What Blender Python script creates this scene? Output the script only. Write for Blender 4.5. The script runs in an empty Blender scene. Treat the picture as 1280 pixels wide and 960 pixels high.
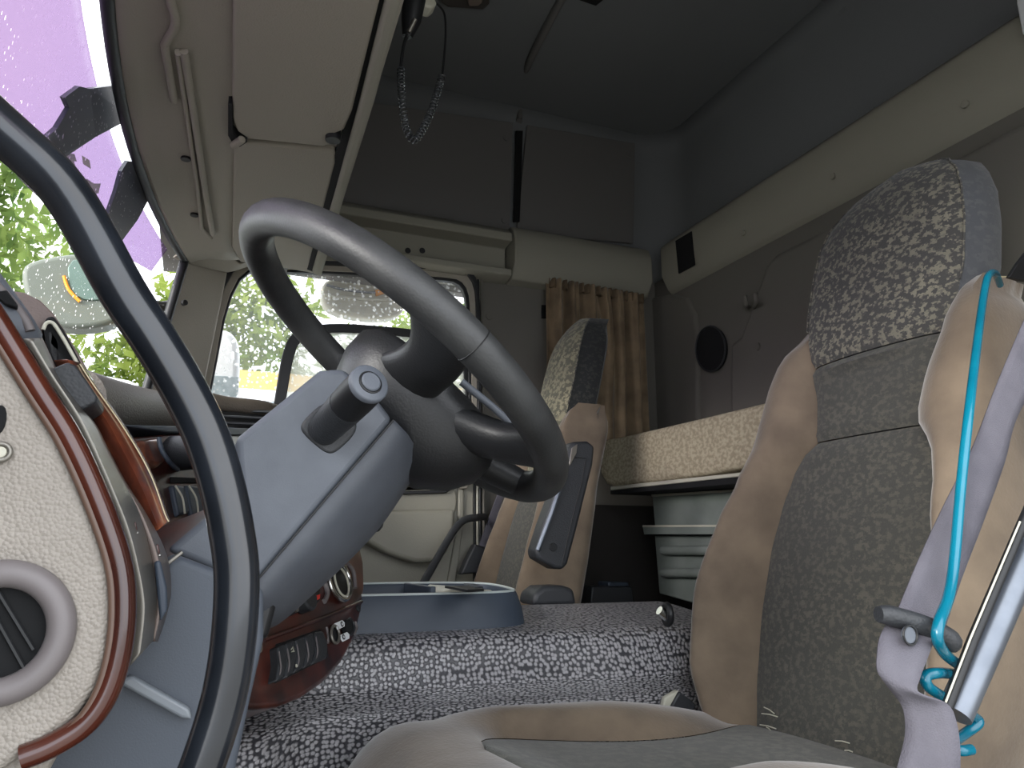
import bpy, bmesh, math, random
from mathutils import Vector, Matrix, noise
random.seed(7)
V = Vector
Z0 = 0.75            # height of the camera above the footwell floor; geometry below is written relative to it

# ------------------------------------------------------------------ camera, sky, sun, exposure
PITCH = math.atan(210/960); YAW = 0.3883067
fwd = V((math.sin(YAW)*math.cos(PITCH), math.cos(YAW)*math.cos(PITCH), math.sin(PITCH)))
right = V((math.cos(YAW), -math.sin(YAW), 0)); upv = right.cross(fwd)
sc = bpy.context.scene
cd = bpy.data.cameras.new('camera'); cam = bpy.data.objects.new('camera', cd)
sc.collection.objects.link(cam)
cam.matrix_world = Matrix(((right.x, upv.x, -fwd.x, 0), (right.y, upv.y, -fwd.y, 0), (right.z, upv.z, -fwd.z, Z0), (0, 0, 0, 1)))
cd.sensor_fit = 'HORIZONTAL'; cd.sensor_width = 36; cd.lens = 36*960/1280; cd.clip_start = 0.02; cd.clip_end = 300
sc.camera = cam

w = bpy.data.worlds.new('sky'); sc.world = w; w.use_nodes = True
wn = w.node_tree.nodes; wl = w.node_tree.links; wn.clear()
wo = wn.new('ShaderNodeOutputWorld'); bg = wn.new('ShaderNodeBackground')
tc = wn.new('ShaderNodeTexCoord'); nz = wn.new('ShaderNodeTexNoise'); nz.inputs['Scale'].default_value = 2.2
rp = wn.new('ShaderNodeValToRGB')
rp.color_ramp.elements[0].position = .3; rp.color_ramp.elements[0].color = (.80, .88, 1, 1)
rp.color_ramp.elements[1].position = .7; rp.color_ramp.elements[1].color = (1, 1, 1, 1)
wl.new(tc.outputs['Generated'], nz.inputs['Vector']); wl.new(nz.outputs['Fac'], rp.inputs['Fac'])
wl.new(rp.outputs['Color'], bg.inputs['Color']); wl.new(bg.outputs['Background'], wo.inputs['Surface'])
bg.inputs['Strength'].default_value = 1.6
sd = bpy.data.lights.new('sun', 'SUN'); sd.energy = 2.2; sd.angle = math.radians(30); sd.color = (1, .97, .92)
sun = bpy.data.objects.new('sun', sd); sc.collection.objects.link(sun)
sun.rotation_euler = V((-.88, -.42, .25)).to_track_quat('Z', 'Y').to_euler()   # veiled sun ahead of the cab, on the driver's side
vs = sc.view_settings
vs.view_transform = 'Standard'; vs.look = 'None'; vs.gamma = 1; vs.use_curve_mapping = False
vs.exposure = 1.25

# ------------------------------------------------------------------ helpers
def ray(px, py): return fwd + right*((px-640)/960) + upv*((480-py)/960)
def Q(px, py, y): r = ray(px, py); return r*(y/r.y)
class Pl:
    def __init__(s, O, n): s.O = V(O); s.n = V(n).normalized()
    def at(s, px, py, off=0):
        r = ray(px, py); return r*((s.O+s.n*off).dot(s.n)/r.dot(s.n))
def PY(y): return Pl((0, y, 0), (0, -1, 0))
def PX(x): return Pl((x, 0, 0), (-1, 0, 0))
def PZ(z): return Pl((0, 0, z), (0, 0, -1))

LOC = {}
def tag(o, label=None, cat=None, group=None, kind=None):
    if label: o['label'] = label
    if cat: o['category'] = cat
    if group: o['group'] = group
    if kind: o['kind'] = kind
    return o
def thing(name, loc, label, cat, group=None):
    o = bpy.data.objects.new(name, None); sc.collection.objects.link(o)
    o.empty_display_size = .05
    o.location = V(loc)+V((0, 0, Z0)); LOC[o] = V(loc)
    return tag(o, label, cat, group)
def mesh(name, vs_, fs, mat, parent=None, smooth=True, bevel=0, seg=3, sub=0, solid=0, soff=0, loc=None):
    if parent is not None: L = LOC[parent]
    else:
        if loc is None:
            mn = [min(v[i] for v in vs_) for i in range(3)]; mx = [max(v[i] for v in vs_) for i in range(3)]
            loc = ((mn[0]+mx[0])/2, (mn[1]+mx[1])/2, mn[2])
        L = V(loc)
    me = bpy.data.meshes.new(name)
    me.from_pydata([tuple(V(v)-L) for v in vs_], [], fs); me.validate(); me.update()
    bm = bmesh.new(); bm.from_mesh(me); bmesh.ops.recalc_face_normals(bm, faces=bm.faces); bm.to_mesh(me); bm.free()
    me.materials.append(mat)
    o = bpy.data.objects.new(name, me); sc.collection.objects.link(o)
    if parent is not None: o.parent = parent
    else: o.location = L+V((0, 0, Z0))
    LOC[o] = L
    if smooth: me.polygons.foreach_set('use_smooth', [True]*len(me.polygons))
    if solid:
        m = o.modifiers.new('solid', 'SOLIDIFY'); m.thickness = solid; m.offset = soff
    if bevel:
        m = o.modifiers.new('bevel', 'BEVEL'); m.width = bevel; m.segments = seg; m.limit_method = 'ANGLE'; m.angle_limit = math.radians(40)
        m.harden_normals = False
    if sub:
        m = o.modifiers.new('sub', 'SUBSURF'); m.levels = sub; m.render_levels = sub
    if smooth and not sub:
        try: me.set_sharp_from_angle(angle=math.radians(50))
        except Exception: pass
    return o
def chai(p, it=2, closed=True):
    p = [V(q) for q in p]
    for _ in range(it):
        r = []
        n = len(p)
        rng = range(n) if closed else range(n-1)
        if not closed: r.append(p[0])
        for i in rng:
            a, b = p[i], p[(i+1) % n]
            r += [a*.75+b*.25, a*.25+b*.75]
        if not closed: r.append(p[-1])
        p = r
    return p
def cat(p, n=8, closed=False):
    """Catmull-Rom through the points (any dimension Vector)"""
    p = [V(q) for q in p]; m = len(p); out = []
    for i in range(m if closed else m-1):
        if closed: a, b, c, d = p[(i-1) % m], p[i], p[(i+1) % m], p[(i+2) % m]
        else: a, b, c, d = p[max(i-1, 0)], p[i], p[i+1], p[min(i+2, m-1)]
        for k in range(n):
            t = k/n
            out.append(.5*((2*b)+(c-a)*t+(2*a-5*b+4*c-d)*t*t+(3*b-a-3*c+d)*t**3))
    if not closed: out.append(p[-1])
    return out
def v2(l): return [V((a, b)) for a, b in l]
def prism(front, back):
    n = len(front); vs_ = list(front)+list(back)
    fs = [list(range(n)), list(range(2*n-1, n-1, -1))]
    fs += [[i, i+n, (i+1) % n+n, (i+1) % n] for i in range(n)]
    return vs_, fs
def plate(name, pl, pts, th, mat, parent=None, off=0, bevel=.002, ch=0, seg=2, curve=0, **k):
    """outline read on a plane of the cab, given its real thickness"""
    if curve: pts = [(q.x, q.y) for q in cat(v2(pts), curve, True)]
    elif ch: pts = [(q.x, q.y) for q in chai(v2(pts), ch)]
    f = [pl.at(a, b, off) for a, b in pts]; b_ = [q-pl.n*th for q in f]
    vs_, fs = prism(f, b_)
    return mesh(name, vs_, fs, mat, parent, bevel=bevel, seg=seg, **k)
def ringplate(name, pl, outer, inner, th, mat, parent=None, off=0, ch=2, bevel=.002, **k):
    o_ = chai(v2(outer), ch); i_ = chai(v2(inner), ch); n = len(o_)
    A = [pl.at(q.x, q.y, off) for q in o_]; B = [pl.at(q.x, q.y, off) for q in i_]
    C_ = [q-pl.n*th for q in A]; D = [q-pl.n*th for q in B]
    vs_ = A+B+C_+D; fs = []
    for i in range(n):
        j = (i+1) % n
        fs += [[i, j, n+j, n+i], [2*n+i, 3*n+i, 3*n+j, 2*n+j], [i, 2*n+i, 2*n+j, j], [n+i, n+j, 3*n+j, 3*n+i]]
    return mesh(name, vs_, fs, mat, parent, bevel=bevel, seg=2, **k)
def box(name, lo, hi, mat, parent=None, bevel=.003, **k):
    x0, y0, z0 = lo; x1, y1, z1 = hi
    f = [V((x0, y0, z0)), V((x1, y0, z0)), V((x1, y0, z1)), V((x0, y0, z1))]
    b = [V((x0, y1, z0)), V((x1, y1, z0)), V((x1, y1, z1)), V((x0, y1, z1))]
    vs_, fs = prism(f, b)
    return mesh(name, vs_, fs, mat, parent, bevel=bevel, **k)
def extr(name, prof, axis, a, b, mat, parent=None, **k):
    """profile (p,q) swept along x (y,z profile) or y (x,z profile)"""
    if axis == 'x': f = [V((a, p, q)) for p, q in prof]; g = [V((b, p, q)) for p, q in prof]
    elif axis == 'y': f = [V((p, a, q)) for p, q in prof]; g = [V((p, b, q)) for p, q in prof]
    else: f = [V((p, q, a)) for p, q in prof]; g = [V((p, q, b)) for p, q in prof]
    vs_, fs = prism(f, g)
    return mesh(name, vs_, fs, mat, parent, **k)
def grid(name, rows, mat, parent=None, closed=False, caps=False, **k):
    n = len(rows[0]); vs_ = [q for r in rows for q in r]; fs = []
    for i in range(len(rows)-1):
        for j in range(n if closed else n-1):
            j2 = (j+1) % n
            fs.append([i*n+j, i*n+j2, (i+1)*n+j2, (i+1)*n+j])
    if caps:
        fs.append(list(range(n))[::-1]); fs.append([(len(rows)-1)*n+j for j in range(n)])
    return mesh(name, vs_, fs, mat, parent, **k)
def tube(name, pts, r, mat, parent=None, n=12, closed=False, flat=1, smooth_n=0, caps=True, **k):
    pts = [V(p) for p in pts]
    if smooth_n: pts = cat(pts, smooth_n, closed)
    m = len(pts)
    if not isinstance(r, (list, tuple)): rr = [r]*m
    else:
        rr = [r[min(int(i/(m-1)*(len(r)-1)), len(r)-2)]*(1-(i/(m-1)*(len(r)-1)-min(int(i/(m-1)*(len(r)-1)), len(r)-2)))
              + r[min(int(i/(m-1)*(len(r)-1)), len(r)-2)+1]*(i/(m-1)*(len(r)-1)-min(int(i/(m-1)*(len(r)-1)), len(r)-2)) for i in range(m)]
    T = []
    for i in range(m):
        a = pts[i-1] if (i or closed) else pts[0]; b = pts[(i+1) % m] if (i < m-1 or closed) else pts[-1]
        T.append((b-a).normalized())
    ref = V((0, 0, 1)) if abs(T[0].z) < .9 else V((1, 0, 0))
    N = (ref-T[0]*ref.dot(T[0])).normalized(); rows = []
    for i in range(m):
        N = (N-T[i]*N.dot(T[i])).normalized(); B = T[i].cross(N)
        rows.append([pts[i]+(N*math.cos(2*math.pi*j/n)+B*math.sin(2*math.pi*j/n)*flat)*rr[i] for j in range(n)])
    if closed: rows.append(rows[0])
    return grid(name, rows, mat, parent, closed=True, caps=caps and not closed, **k)
def disc(name, pl, px, py, r, th, mat, parent=None, off=0, ry=None, n=20, **k):
    c = pl.at(px, py, off); a = pl.n.cross(V((0, 0, 1)));
    if a.length < .1: a = V((1, 0, 0))
    a.normalize(); b = a.cross(pl.n).normalized(); ry = ry or r
    f = [c+a*math.cos(t*2*math.pi/n)*r+b*math.sin(t*2*math.pi/n)*ry for t in range(n)]
    vs_, fs = prism(f, [q-pl.n*th for q in f])
    return mesh(name, vs_, fs, mat, parent, bevel=k.pop('bevel', .0006), seg=2, **k)
def torus(name, c, n_, R, r, mat, parent=None, N=40, n=10, Ry=None, **k):
    n_ = V(n_).normalized(); a = n_.cross(V((0, 0, 1)));
    if a.length < .1: a = V((1, 0, 0))
    a.normalize(); b = n_.cross(a); Ry = Ry or R
    return tube(name, [V(c)+a*math.cos(t*2*math.pi/N)*R+b*math.sin(t*2*math.pi/N)*Ry for t in range(N)], r, mat, parent, n=n, closed=True, **k)
def cyl(name, a, b, r, mat, parent=None, n=20, r2=None, bevel=.002, **k):
    a = V(a); b = V(b); t = (b-a).normalized(); ref = V((0, 0, 1)) if abs(t.z) < .9 else V((1, 0, 0))
    u = (ref-t*ref.dot(t)).normalized(); w_ = t.cross(u); r2 = r if r2 is None else r2
    f = [a+(u*math.cos(2*math.pi*j/n)+w_*math.sin(2*math.pi*j/n))*r for j in range(n)]
    g = [b+(u*math.cos(2*math.pi*j/n)+w_*math.sin(2*math.pi*j/n))*r2 for j in range(n)]
    vs_, fs = prism(f, g)
    return mesh(name, vs_, fs, mat, parent, bevel=bevel, seg=2, **k)
def curveY(pts, n=0):
    """points (px, py, Y) -> positions in the cab, optionally smoothed"""
    p = [Q(a, b, y) for a, b, y in pts]
    return cat(p, n) if n else p
def ribbon(name, curves, mat, parent=None, n=6, th=.003, **k):
    rows = [curveY(c, n) for c in curves]
    return grid(name, rows, mat, parent, solid=th, **k)
def dup(o, name=None, loc=None):
    c = o.copy(); sc.collection.objects.link(c); LOC[c] = LOC.get(o, V((0, 0, 0)))
    if loc is not None: c.location = loc
    return c

# ------------------------------------------------------------------ materials
def s2l(c): return tuple(((x/255)/12.92 if x/255 <= .04045 else ((x/255+.055)/1.055)**2.4) for x in c)+(1,)
MATS = {}
def mat(name, rgb, rough=.6, bump=None, rgb2=None, var=8, metal=0, coat=0, sheen=0, spec=.5, detail=6, stretch=None, lo=.35, hi=.65, fine=None, trans=0):
    """bump=(kind, scale, strength, dist)   rgb/rgb2 mixed by a noise of scale var"""
    m = bpy.data.materials.new(name); m.use_nodes = True; nt = m.node_tree; N = nt.nodes; L = nt.links
    b = N['Principled BSDF']; b.inputs['Base Color'].default_value = s2l(rgb)
    b.inputs['Roughness'].default_value = rough; b.inputs['Metallic'].default_value = metal
    b.inputs['Coat Weight'].default_value = coat; b.inputs['Coat Roughness'].default_value = .08
    b.inputs['Sheen Weight'].default_value = sheen; b.inputs['Sheen Roughness'].default_value = .4
    b.inputs['Specular IOR Level'].default_value = spec
    t = N.new('ShaderNodeTexCoord'); mp = N.new('ShaderNodeMapping'); L.new(t.outputs['Object'], mp.inputs['Vector'])
    if stretch: mp.inputs['Scale'].default_value = stretch
    if rgb2:
        n = N.new('ShaderNodeTexNoise'); n.inputs['Scale'].default_value = var; n.inputs['Detail'].default_value = detail
        r = N.new('ShaderNodeValToRGB'); r.color_ramp.elements[0].position = lo; r.color_ramp.elements[1].position = hi
        r.color_ramp.elements[0].color = s2l(rgb); r.color_ramp.elements[1].color = s2l(rgb2)
        L.new(mp.outputs[0], n.inputs['Vector']); L.new(n.outputs['Fac'], r.inputs['Fac']); L.new(r.outputs[0], b.inputs['Base Color'])
    if bump:
        kind, s, st, d = bump
        if kind == 'noise':
            n = N.new('ShaderNodeTexNoise'); n.inputs['Detail'].default_value = 3; out = n.outputs['Fac']
        else:
            n = N.new('ShaderNodeTexVoronoi'); out = n.outputs['Distance']
            if kind == 'grain': n.feature = 'SMOOTH_F1'
        n.inputs['Scale'].default_value = s; L.new(t.outputs['Object'], n.inputs['Vector'])
        bu = N.new('ShaderNodeBump'); bu.inputs['Strength'].default_value = st; bu.inputs['Distance'].default_value = d
        if kind in ('vor', 'grain'): bu.invert = True
        L.new(out, bu.inputs['Height']); L.new(bu.outputs[0], b.inputs['Normal'])
    MATS[name] = m
    return m
TRIM = mat('moulded grey trim', (146, 140, 128), .75, ('grain', 420, .35, .0012))
TRIMD = mat('upper wall liner', (112, 110, 108), .9, ('noise', 500, .3, .001))
CEIL = mat('roof liner felt', (118, 120, 122), .95, ('noise', 500, .3, .001))
WALL = mat('rear wall liner', (102, 99, 92), .9, ('noise', 450, .35, .001))
BAND = mat('soffit liner', (140, 137, 125), .9, ('noise', 450, .35, .001))
DOORM = mat('door trim plastic', (150, 147, 134), .6, ('grain', 420, .3, .001))
BLACK = mat('black rubber', (22, 23, 25), .5)
VOID = mat('dark felt', (14, 15, 17), .95)
SOFTB = mat('soft black plastic', (44, 46, 49), .5, ('grain', 500, .35, .001))
LEATH = mat('worn black leather', (40, 41, 42), .48, ('grain', 420, .2, .0008), (66, 67, 67), 9, lo=.45, hi=.75, spec=.55)
SHROUD_SHADE = mat('slate plastic shade tone', (74, 78, 85), .5, ('noise', 700, .25, .0006), (80, 84, 91), 30)  # same plastic as the upper shroud, darkened to paint in the underside's shade
HUBL = mat('dark moulded hub', (27, 28, 30), .45, ('grain', 420, .25, .0008), (34, 35, 37), 12)
SHROUD = mat('slate grey plastic', (86, 91, 99), .52, ('noise', 700, .25, .0006), (93, 98, 106), 30)
KNEE = mat('slate knee panel', (70, 76, 85), .55, ('noise', 700, .3, .0006))
BEIGE = mat('grained beige vinyl', (154, 147, 138), .55, ('vor', 430, .8, .0012), (146, 139, 130), 20)
RING = mat('taupe soft plastic', (112, 106, 106), .45, ('noise', 600, .1, .0005))
SUEDE = mat('tan suede', (128, 113, 95), .95, ('noise', 180, .25, .002), (96, 84, 71), 11, sheen=.5, lo=.3, hi=.72)
BELT = mat('grey webbing', (90, 88, 96), .8, ('vor', 900, .5, .0006), (80, 78, 86), 30)
TEAL = mat('teal plastic', (4, 92, 114), .25, None, (8, 112, 134), 12, coat=.2)
STEEL = mat('brushed steel', (120, 126, 135), .36, None, (100, 106, 115), 25, metal=.7)
CHROME = mat('chrome', (215, 215, 212), .15, metal=1)
PEWTER = mat('pewter plastic', (128, 124, 116), .32, metal=.55)
HANDLE = mat('glossy grab tube', (20, 23, 28), .22, ('noise', 14, .05, .004), (30, 34, 40), 25, coat=.35)
TUB = mat('slate tray plastic', (56, 65, 77), .5, ('noise', 800, .3, .0005))
CREAM = mat('cream plastic', (190, 188, 172), .45)
CURT = mat('brown curtain cloth', (140, 120, 94), .85, ('noise', 300, .2, .001), (106, 90, 70), 14, sheen=.2)
MATT = mat('mattress cloth', (176, 166, 142), .95, ('noise', 250, .4, .002), (148, 138, 116), 95, lo=.42, hi=.58, stretch=(1, 1, 1.4))
CAB = mat('cabinet grey', (128, 136, 130), .6, None, (118, 126, 120), 14)
CARPET = mat('dark carpet', (44, 41, 38), 1, ('noise', 400, .5, .002))
WHITE = mat('white paint', (235, 238, 240), .4)
ORANGE = mat('orange marking', (235, 150, 30), .5)
BLUE = mat('blue marking', (40, 120, 200), .5)
RED = mat('red marking', (205, 50, 40), .5)
GOLD = mat('gilt edge', (190, 178, 146), .35, metal=.4)

def fabric(name, dark, light, lo, hi, dens=70):
    m = bpy.data.materials.new(name); m.use_nodes = True; nt = m.node_tree; N = nt.nodes; L = nt.links
    b = N['Principled BSDF']; b.inputs['Roughness'].default_value = .95; b.inputs['Sheen Weight'].default_value = .15
    t = N.new('ShaderNodeTexCoord'); mp = N.new('ShaderNodeMapping'); mp.inputs['Scale'].default_value = (1, 1, 1.3)
    mp.inputs['Rotation'].default_value = (.12, 0, 0)
    L.new(t.outputs['Object'], mp.inputs['Vector'])
    # woven blocks: noise quantised by small cells
    v = N.new('ShaderNodeTexVoronoi'); v.distance = 'CHEBYCHEV'; v.inputs['Scale'].default_value = dens*3; v.inputs['Randomness'].default_value = .75
    L.new(mp.outputs[0], v.inputs['Vector'])
    n = N.new('ShaderNodeTexNoise'); n.inputs['Scale'].default_value = dens; n.inputs['Detail'].default_value = 2
    L.new(v.outputs['Position'], n.inputs['Vector'])
    mul = N.new('ShaderNodeVectorMath'); mul.operation = 'SCALE'; mul.inputs['Scale'].default_value = 1
    r = N.new('ShaderNodeValToRGB'); r.color_ramp.elements[0].position = lo; r.color_ramp.elements[1].position = hi
    r.color_ramp.elements[0].color = s2l(dark); r.color_ramp.elements[1].color = s2l(light)
    L.new(n.outputs['Fac'], r.inputs['Fac'])
    n2 = N.new('ShaderNodeTexNoise'); n2.inputs['Scale'].default_value = 7; L.new(t.outputs['Object'], n2.inputs['Vector'])
    mx = N.new('ShaderNodeMix'); mx.data_type = 'RGBA'; mx.blend_type = 'MIX'
    rr = N.new('ShaderNodeMapRange'); rr.inputs['From Min'].default_value = .35; rr.inputs['From Max'].default_value = .65; rr.inputs['To Max'].default_value = .45
    L.new(n2.outputs['Fac'], rr.inputs['Value']); L.new(rr.outputs[0], mx.inputs[0])
    L.new(r.outputs[0], mx.inputs[6]); mx.inputs[7].default_value = s2l(dark); L.new(mx.outputs[2], b.inputs['Base Color'])
    n3 = N.new('ShaderNodeTexNoise'); n3.inputs['Scale'].default_value = 600; L.new(t.outputs['Object'], n3.inputs['Vector'])
    bu = N.new('ShaderNodeBump'); bu.inputs['Strength'].default_value = .4; bu.inputs['Distance'].default_value = .0012
    L.new(n3.outputs['Fac'], bu.inputs['Height']); L.new(bu.outputs[0], b.inputs['Normal'])
    return m
FABH = fabric('head fabric', (64, 63, 61), (128, 124, 108), .51, .57, 95)
FABB = fabric('back fabric', (64, 64, 60), (86, 84, 75), .48, .60, 105)
FABC = fabric('cushion fabric', (88, 88, 82), (106, 105, 96), .45, .6)
FABS = fabric('head side fabric', (74, 76, 80), (86, 88, 90), .5, .6)
FABD = fabric('dark head side fabric', (36, 38, 38), (58, 58, 54), .52, .6, 85)
FABP = fabric('pale head fabric', (92, 90, 76), (150, 144, 118), .47, .55)

def wood():
    m = bpy.data.materials.new('burl wood'); m.use_nodes = True; nt = m.node_tree; N = nt.nodes; L = nt.links
    b = N['Principled BSDF']; b.inputs['Roughness'].default_value = .3; b.inputs['Coat Weight'].default_value = .8; b.inputs['Coat Roughness'].default_value = .06
    t = N.new('ShaderNodeTexCoord'); n = N.new('ShaderNodeTexNoise'); n.inputs['Scale'].default_value = 16; n.inputs['Detail'].default_value = 8
    n.inputs['Distortion'].default_value = 2.5; L.new(t.outputs['Object'], n.inputs['Vector'])
    r = N.new('ShaderNodeValToRGB'); e = r.color_ramp.elements; e[0].position = .32; e[0].color = s2l((48, 22, 15)); e[1].position = .75; e[1].color = s2l((160, 92, 54))
    k = e.new(.5); k.color = s2l((98, 48, 32))
    L.new(n.outputs['Fac'], r.inputs['Fac']); L.new(r.outputs[0], b.inputs['Base Color'])
    return m
WOOD = wood()
WOODT = mat('polished wood trim', (88, 42, 28), .22, None, (58, 28, 22), 9, coat=.5)
WOODD = mat('dark burl wood', (36, 16, 15), .3, None, (80, 38, 30), 26, coat=.5, detail=9)

def pebble():
    m = bpy.data.materials.new('pebbled vinyl mat'); m.use_nodes = True; nt = m.node_tree; N = nt.nodes; L = nt.links
    b = N['Principled BSDF']; b.inputs['Base Color'].default_value = s2l((92, 92, 96)); b.inputs['Roughness'].default_value = .32
    t = N.new('ShaderNodeTexCoord'); v = N.new('ShaderNodeTexVoronoi'); v.feature = 'F1'; v.voronoi_dimensions = '2D'; v.inputs['Scale'].default_value = 135; v.inputs['Randomness'].default_value = .7
    L.new(t.outputs['UV'], v.inputs['Vector'])
    r = N.new('ShaderNodeValToRGB'); e = r.color_ramp.elements; e[0].position = .30; e[0].color = (1, 1, 1, 1); e[1].position = .58; e[1].color = (0, 0, 0, 1)
    L.new(v.outputs['Distance'], r.inputs['Fac'])
    r2 = N.new('ShaderNodeValToRGB'); q = r2.color_ramp.elements; q[0].color = s2l((62, 62, 66)); q[1].color = s2l((164, 162, 164))
    L.new(r.outputs[0], r2.inputs['Fac']); L.new(r2.outputs[0], b.inputs['Base Color'])
    bu = N.new('ShaderNodeBump'); bu.inputs['Strength'].default_value = .9; bu.inputs['Distance'].default_value = .0022
    L.new(r.outputs[0], bu.inputs['Height']); L.new(bu.outputs[0], b.inputs['Normal'])
    return m
PEB = pebble()

def glass(name, tint=(1, 1, 1), haze=.05, dens=70, thr=.16, dropmix=.8, ior=1.07, bend=.5):
    m = bpy.data.materials.new(name); m.use_nodes = True; nt = m.node_tree; N = nt.nodes; L = nt.links; N.clear()
    o = N.new('ShaderNodeOutputMaterial'); tr = N.new('ShaderNodeBsdfTransparent'); tr.inputs[0].default_value = tint+(1,)
    gl = N.new('ShaderNodeBsdfGlossy'); gl.inputs['Roughness'].default_value = .02
    lw = N.new('ShaderNodeLayerWeight'); pw = N.new('ShaderNodeMath'); pw.operation = 'POWER'; pw.inputs[1].default_value = 6
    fr = N.new('ShaderNodeMath'); fr.operation = 'MULTIPLY'; fr.inputs[1].default_value = (ior-1)*2.5
    L.new(lw.outputs['Facing'], pw.inputs[0]); L.new(pw.outputs[0], fr.inputs[0])
    m1 = N.new('ShaderNodeMixShader'); L.new(fr.outputs[0], m1.inputs[0]); L.new(tr.outputs[0], m1.inputs[1]); L.new(gl.outputs[0], m1.inputs[2])
    t = N.new('ShaderNodeTexCoord'); v = N.new('ShaderNodeTexVoronoi'); v.inputs['Scale'].default_value = dens; L.new(t.outputs['Object'], v.inputs['Vector'])
    sep = N.new('ShaderNodeSeparateColor'); L.new(v.outputs['Color'], sep.inputs[0])
    mu = N.new('ShaderNodeMath'); mu.operation = 'MULTIPLY'; mu.inputs[1].default_value = thr*2; L.new(sep.outputs[0], mu.inputs[0])
    lt = N.new('ShaderNodeMath'); lt.operation = 'LESS_THAN'; L.new(v.outputs['Distance'], lt.inputs[0]); L.new(mu.outputs[0], lt.inputs[1])
    rf = N.new('ShaderNodeBsdfRefraction'); rf.inputs['IOR'].default_value = 1.33; rf.inputs['Roughness'].default_value = .0
    bu = N.new('ShaderNodeBump'); bu.invert = True; bu.inputs['Distance'].default_value = .004; L.new(v.outputs['Distance'], bu.inputs['Height'])
    L.new(bu.outputs[0], rf.inputs['Normal'])
    tl = N.new('ShaderNodeBsdfTranslucent'); tl.inputs[0].default_value = tuple(.95*c for c in tint)+(1,)
    md = N.new('ShaderNodeMixShader'); md.inputs[0].default_value = 1-bend; L.new(rf.outputs[0], md.inputs[1]); L.new(tl.outputs[0], md.inputs[2])
    hz = N.new('ShaderNodeMixShader'); hz.inputs[0].default_value = haze; L.new(m1.outputs[0], hz.inputs[1]); L.new(tl.outputs[0], hz.inputs[2])
    sc_ = N.new('ShaderNodeMath'); sc_.operation = 'MULTIPLY'; sc_.inputs[1].default_value = dropmix; L.new(lt.outputs[0], sc_.inputs[0])
    m2 = N.new('ShaderNodeMixShader'); L.new(sc_.outputs[0], m2.inputs[0]); L.new(hz.outputs[0], m2.inputs[1]); L.new(md.outputs[0], m2.inputs[2])
    L.new(m2.outputs[0], o.inputs[0])
    return m
GLASS = glass('rain wet windscreen', haze=.0, dens=95, thr=.10, dropmix=.55, ior=1.02, bend=0)
GLASSD = glass('rain speckled door glass', haze=.06, dens=85, thr=.22)
GLASSF = glass('fogged drop glass', tint=(.78, .78, .74), haze=.34, dens=110, thr=.2)
PURP = glass('purple tinted acrylic', tint=(.43, .36, .47), haze=.08, dens=75, thr=.12, dropmix=.5, ior=1.02, bend=0)
def leafmat(name, a, b):
    m = bpy.data.materials.new(name); m.use_nodes = True; nt = m.node_tree; N = nt.nodes; L = nt.links; N.clear()
    o = N.new('ShaderNodeOutputMaterial'); d = N.new('ShaderNodeBsdfDiffuse'); tl = N.new('ShaderNodeBsdfTranslucent'); mx = N.new('ShaderNodeMixShader')
    t = N.new('ShaderNodeTexCoord'); n = N.new('ShaderNodeTexNoise'); n.inputs['Scale'].default_value = 1.6; L.new(t.outputs['Object'], n.inputs['Vector'])
    r = N.new('ShaderNodeValToRGB'); r.color_ramp.elements[0].position = .35; r.color_ramp.elements[1].position = .65
    r.color_ramp.elements[0].color = s2l(a); r.color_ramp.elements[1].color = s2l(b); L.new(n.outputs['Fac'], r.inputs['Fac'])
    for q in (d, tl): L.new(r.outputs[0], q.inputs['Color'])
    mx.inputs[0].default_value = .5; L.new(d.outputs[0], mx.inputs[1]); L.new(tl.outputs[0], mx.inputs[2]); L.new(mx.outputs[0], o.inputs[0])
    return m
LEAF = leafmat('green leaves', (76, 102, 56), (138, 158, 88))
LEAF2 = leafmat('yellow green leaves', (96, 118, 50), (150, 164, 82))
BARK = mat('bark', (70, 60, 50), .9, ('noise', 30, .6, .02))
GRASS = mat('wet yard concrete', (158, 156, 150), .7, None, (138, 136, 130), 1.5)
# ------------------------------------------------------------------ the cab shell
S = lambda o: tag(o, kind='structure')
S(box('floor', (-1.0, .10, -.80), (1.45, 2.20, -.75), CARPET))
S(box('ceiling', (.14, .08, 1.475), (1.56, 2.26, 1.53), CEIL))
# rear wall: lower part, rounded upper part that runs round the corner into the side
rw = S(box('wall_rear', (1.40, .08, -.78), (1.46, 2.20, .90), WALL, bevel=0))
prof = [(.12, 2.18)] + [(1.37+.13*math.sin(a), 2.05+.13*math.cos(a)) for a in [i*math.pi/16 for i in range(9)]] + [(1.50, .08)]
rows = [[V((x, y, z)) for x, y in prof] for z in (.90, 1.0, 1.2, 1.38)]
rows.append([V((x-(.0 if i == 0 else .005), y-.004, 1.43)) for i, (x, y) in enumerate(prof)])
rows.append([V((x-.02, y-.02, 1.48)) for x, y in prof])
S(grid('wall_rear_upper', rows, CEIL, solid=.04, soff=1))
# low panels on the far side above the door ledge, seams between them
pu = PY(2.168)
pan = S(box('wall_right_upper', (.10, 2.20, .80), (1.45, 2.24, 1.50), TRIMD, bevel=0))
for a in ([(380, 118), (466, 128), (641, 153), (637, 290), (427, 268), (380, 262)], [(659, 156), (794, 179), (792, 304), (646, 291)]):
    plate('panel', pu, a, .014, TRIMD, pan, bevel=.002)
plate('felt_strip', pu, [(645, 163), (654, 163), (650, 277), (642, 277)], .006, VOID, pan, off=.012)
for a in ((633, 172), (787, 193), (631, 275), (645, 289)):
    disc('fastener', pu, a[0], a[1], .011, .006, TRIMD, pan, off=.004, n=12)
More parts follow.
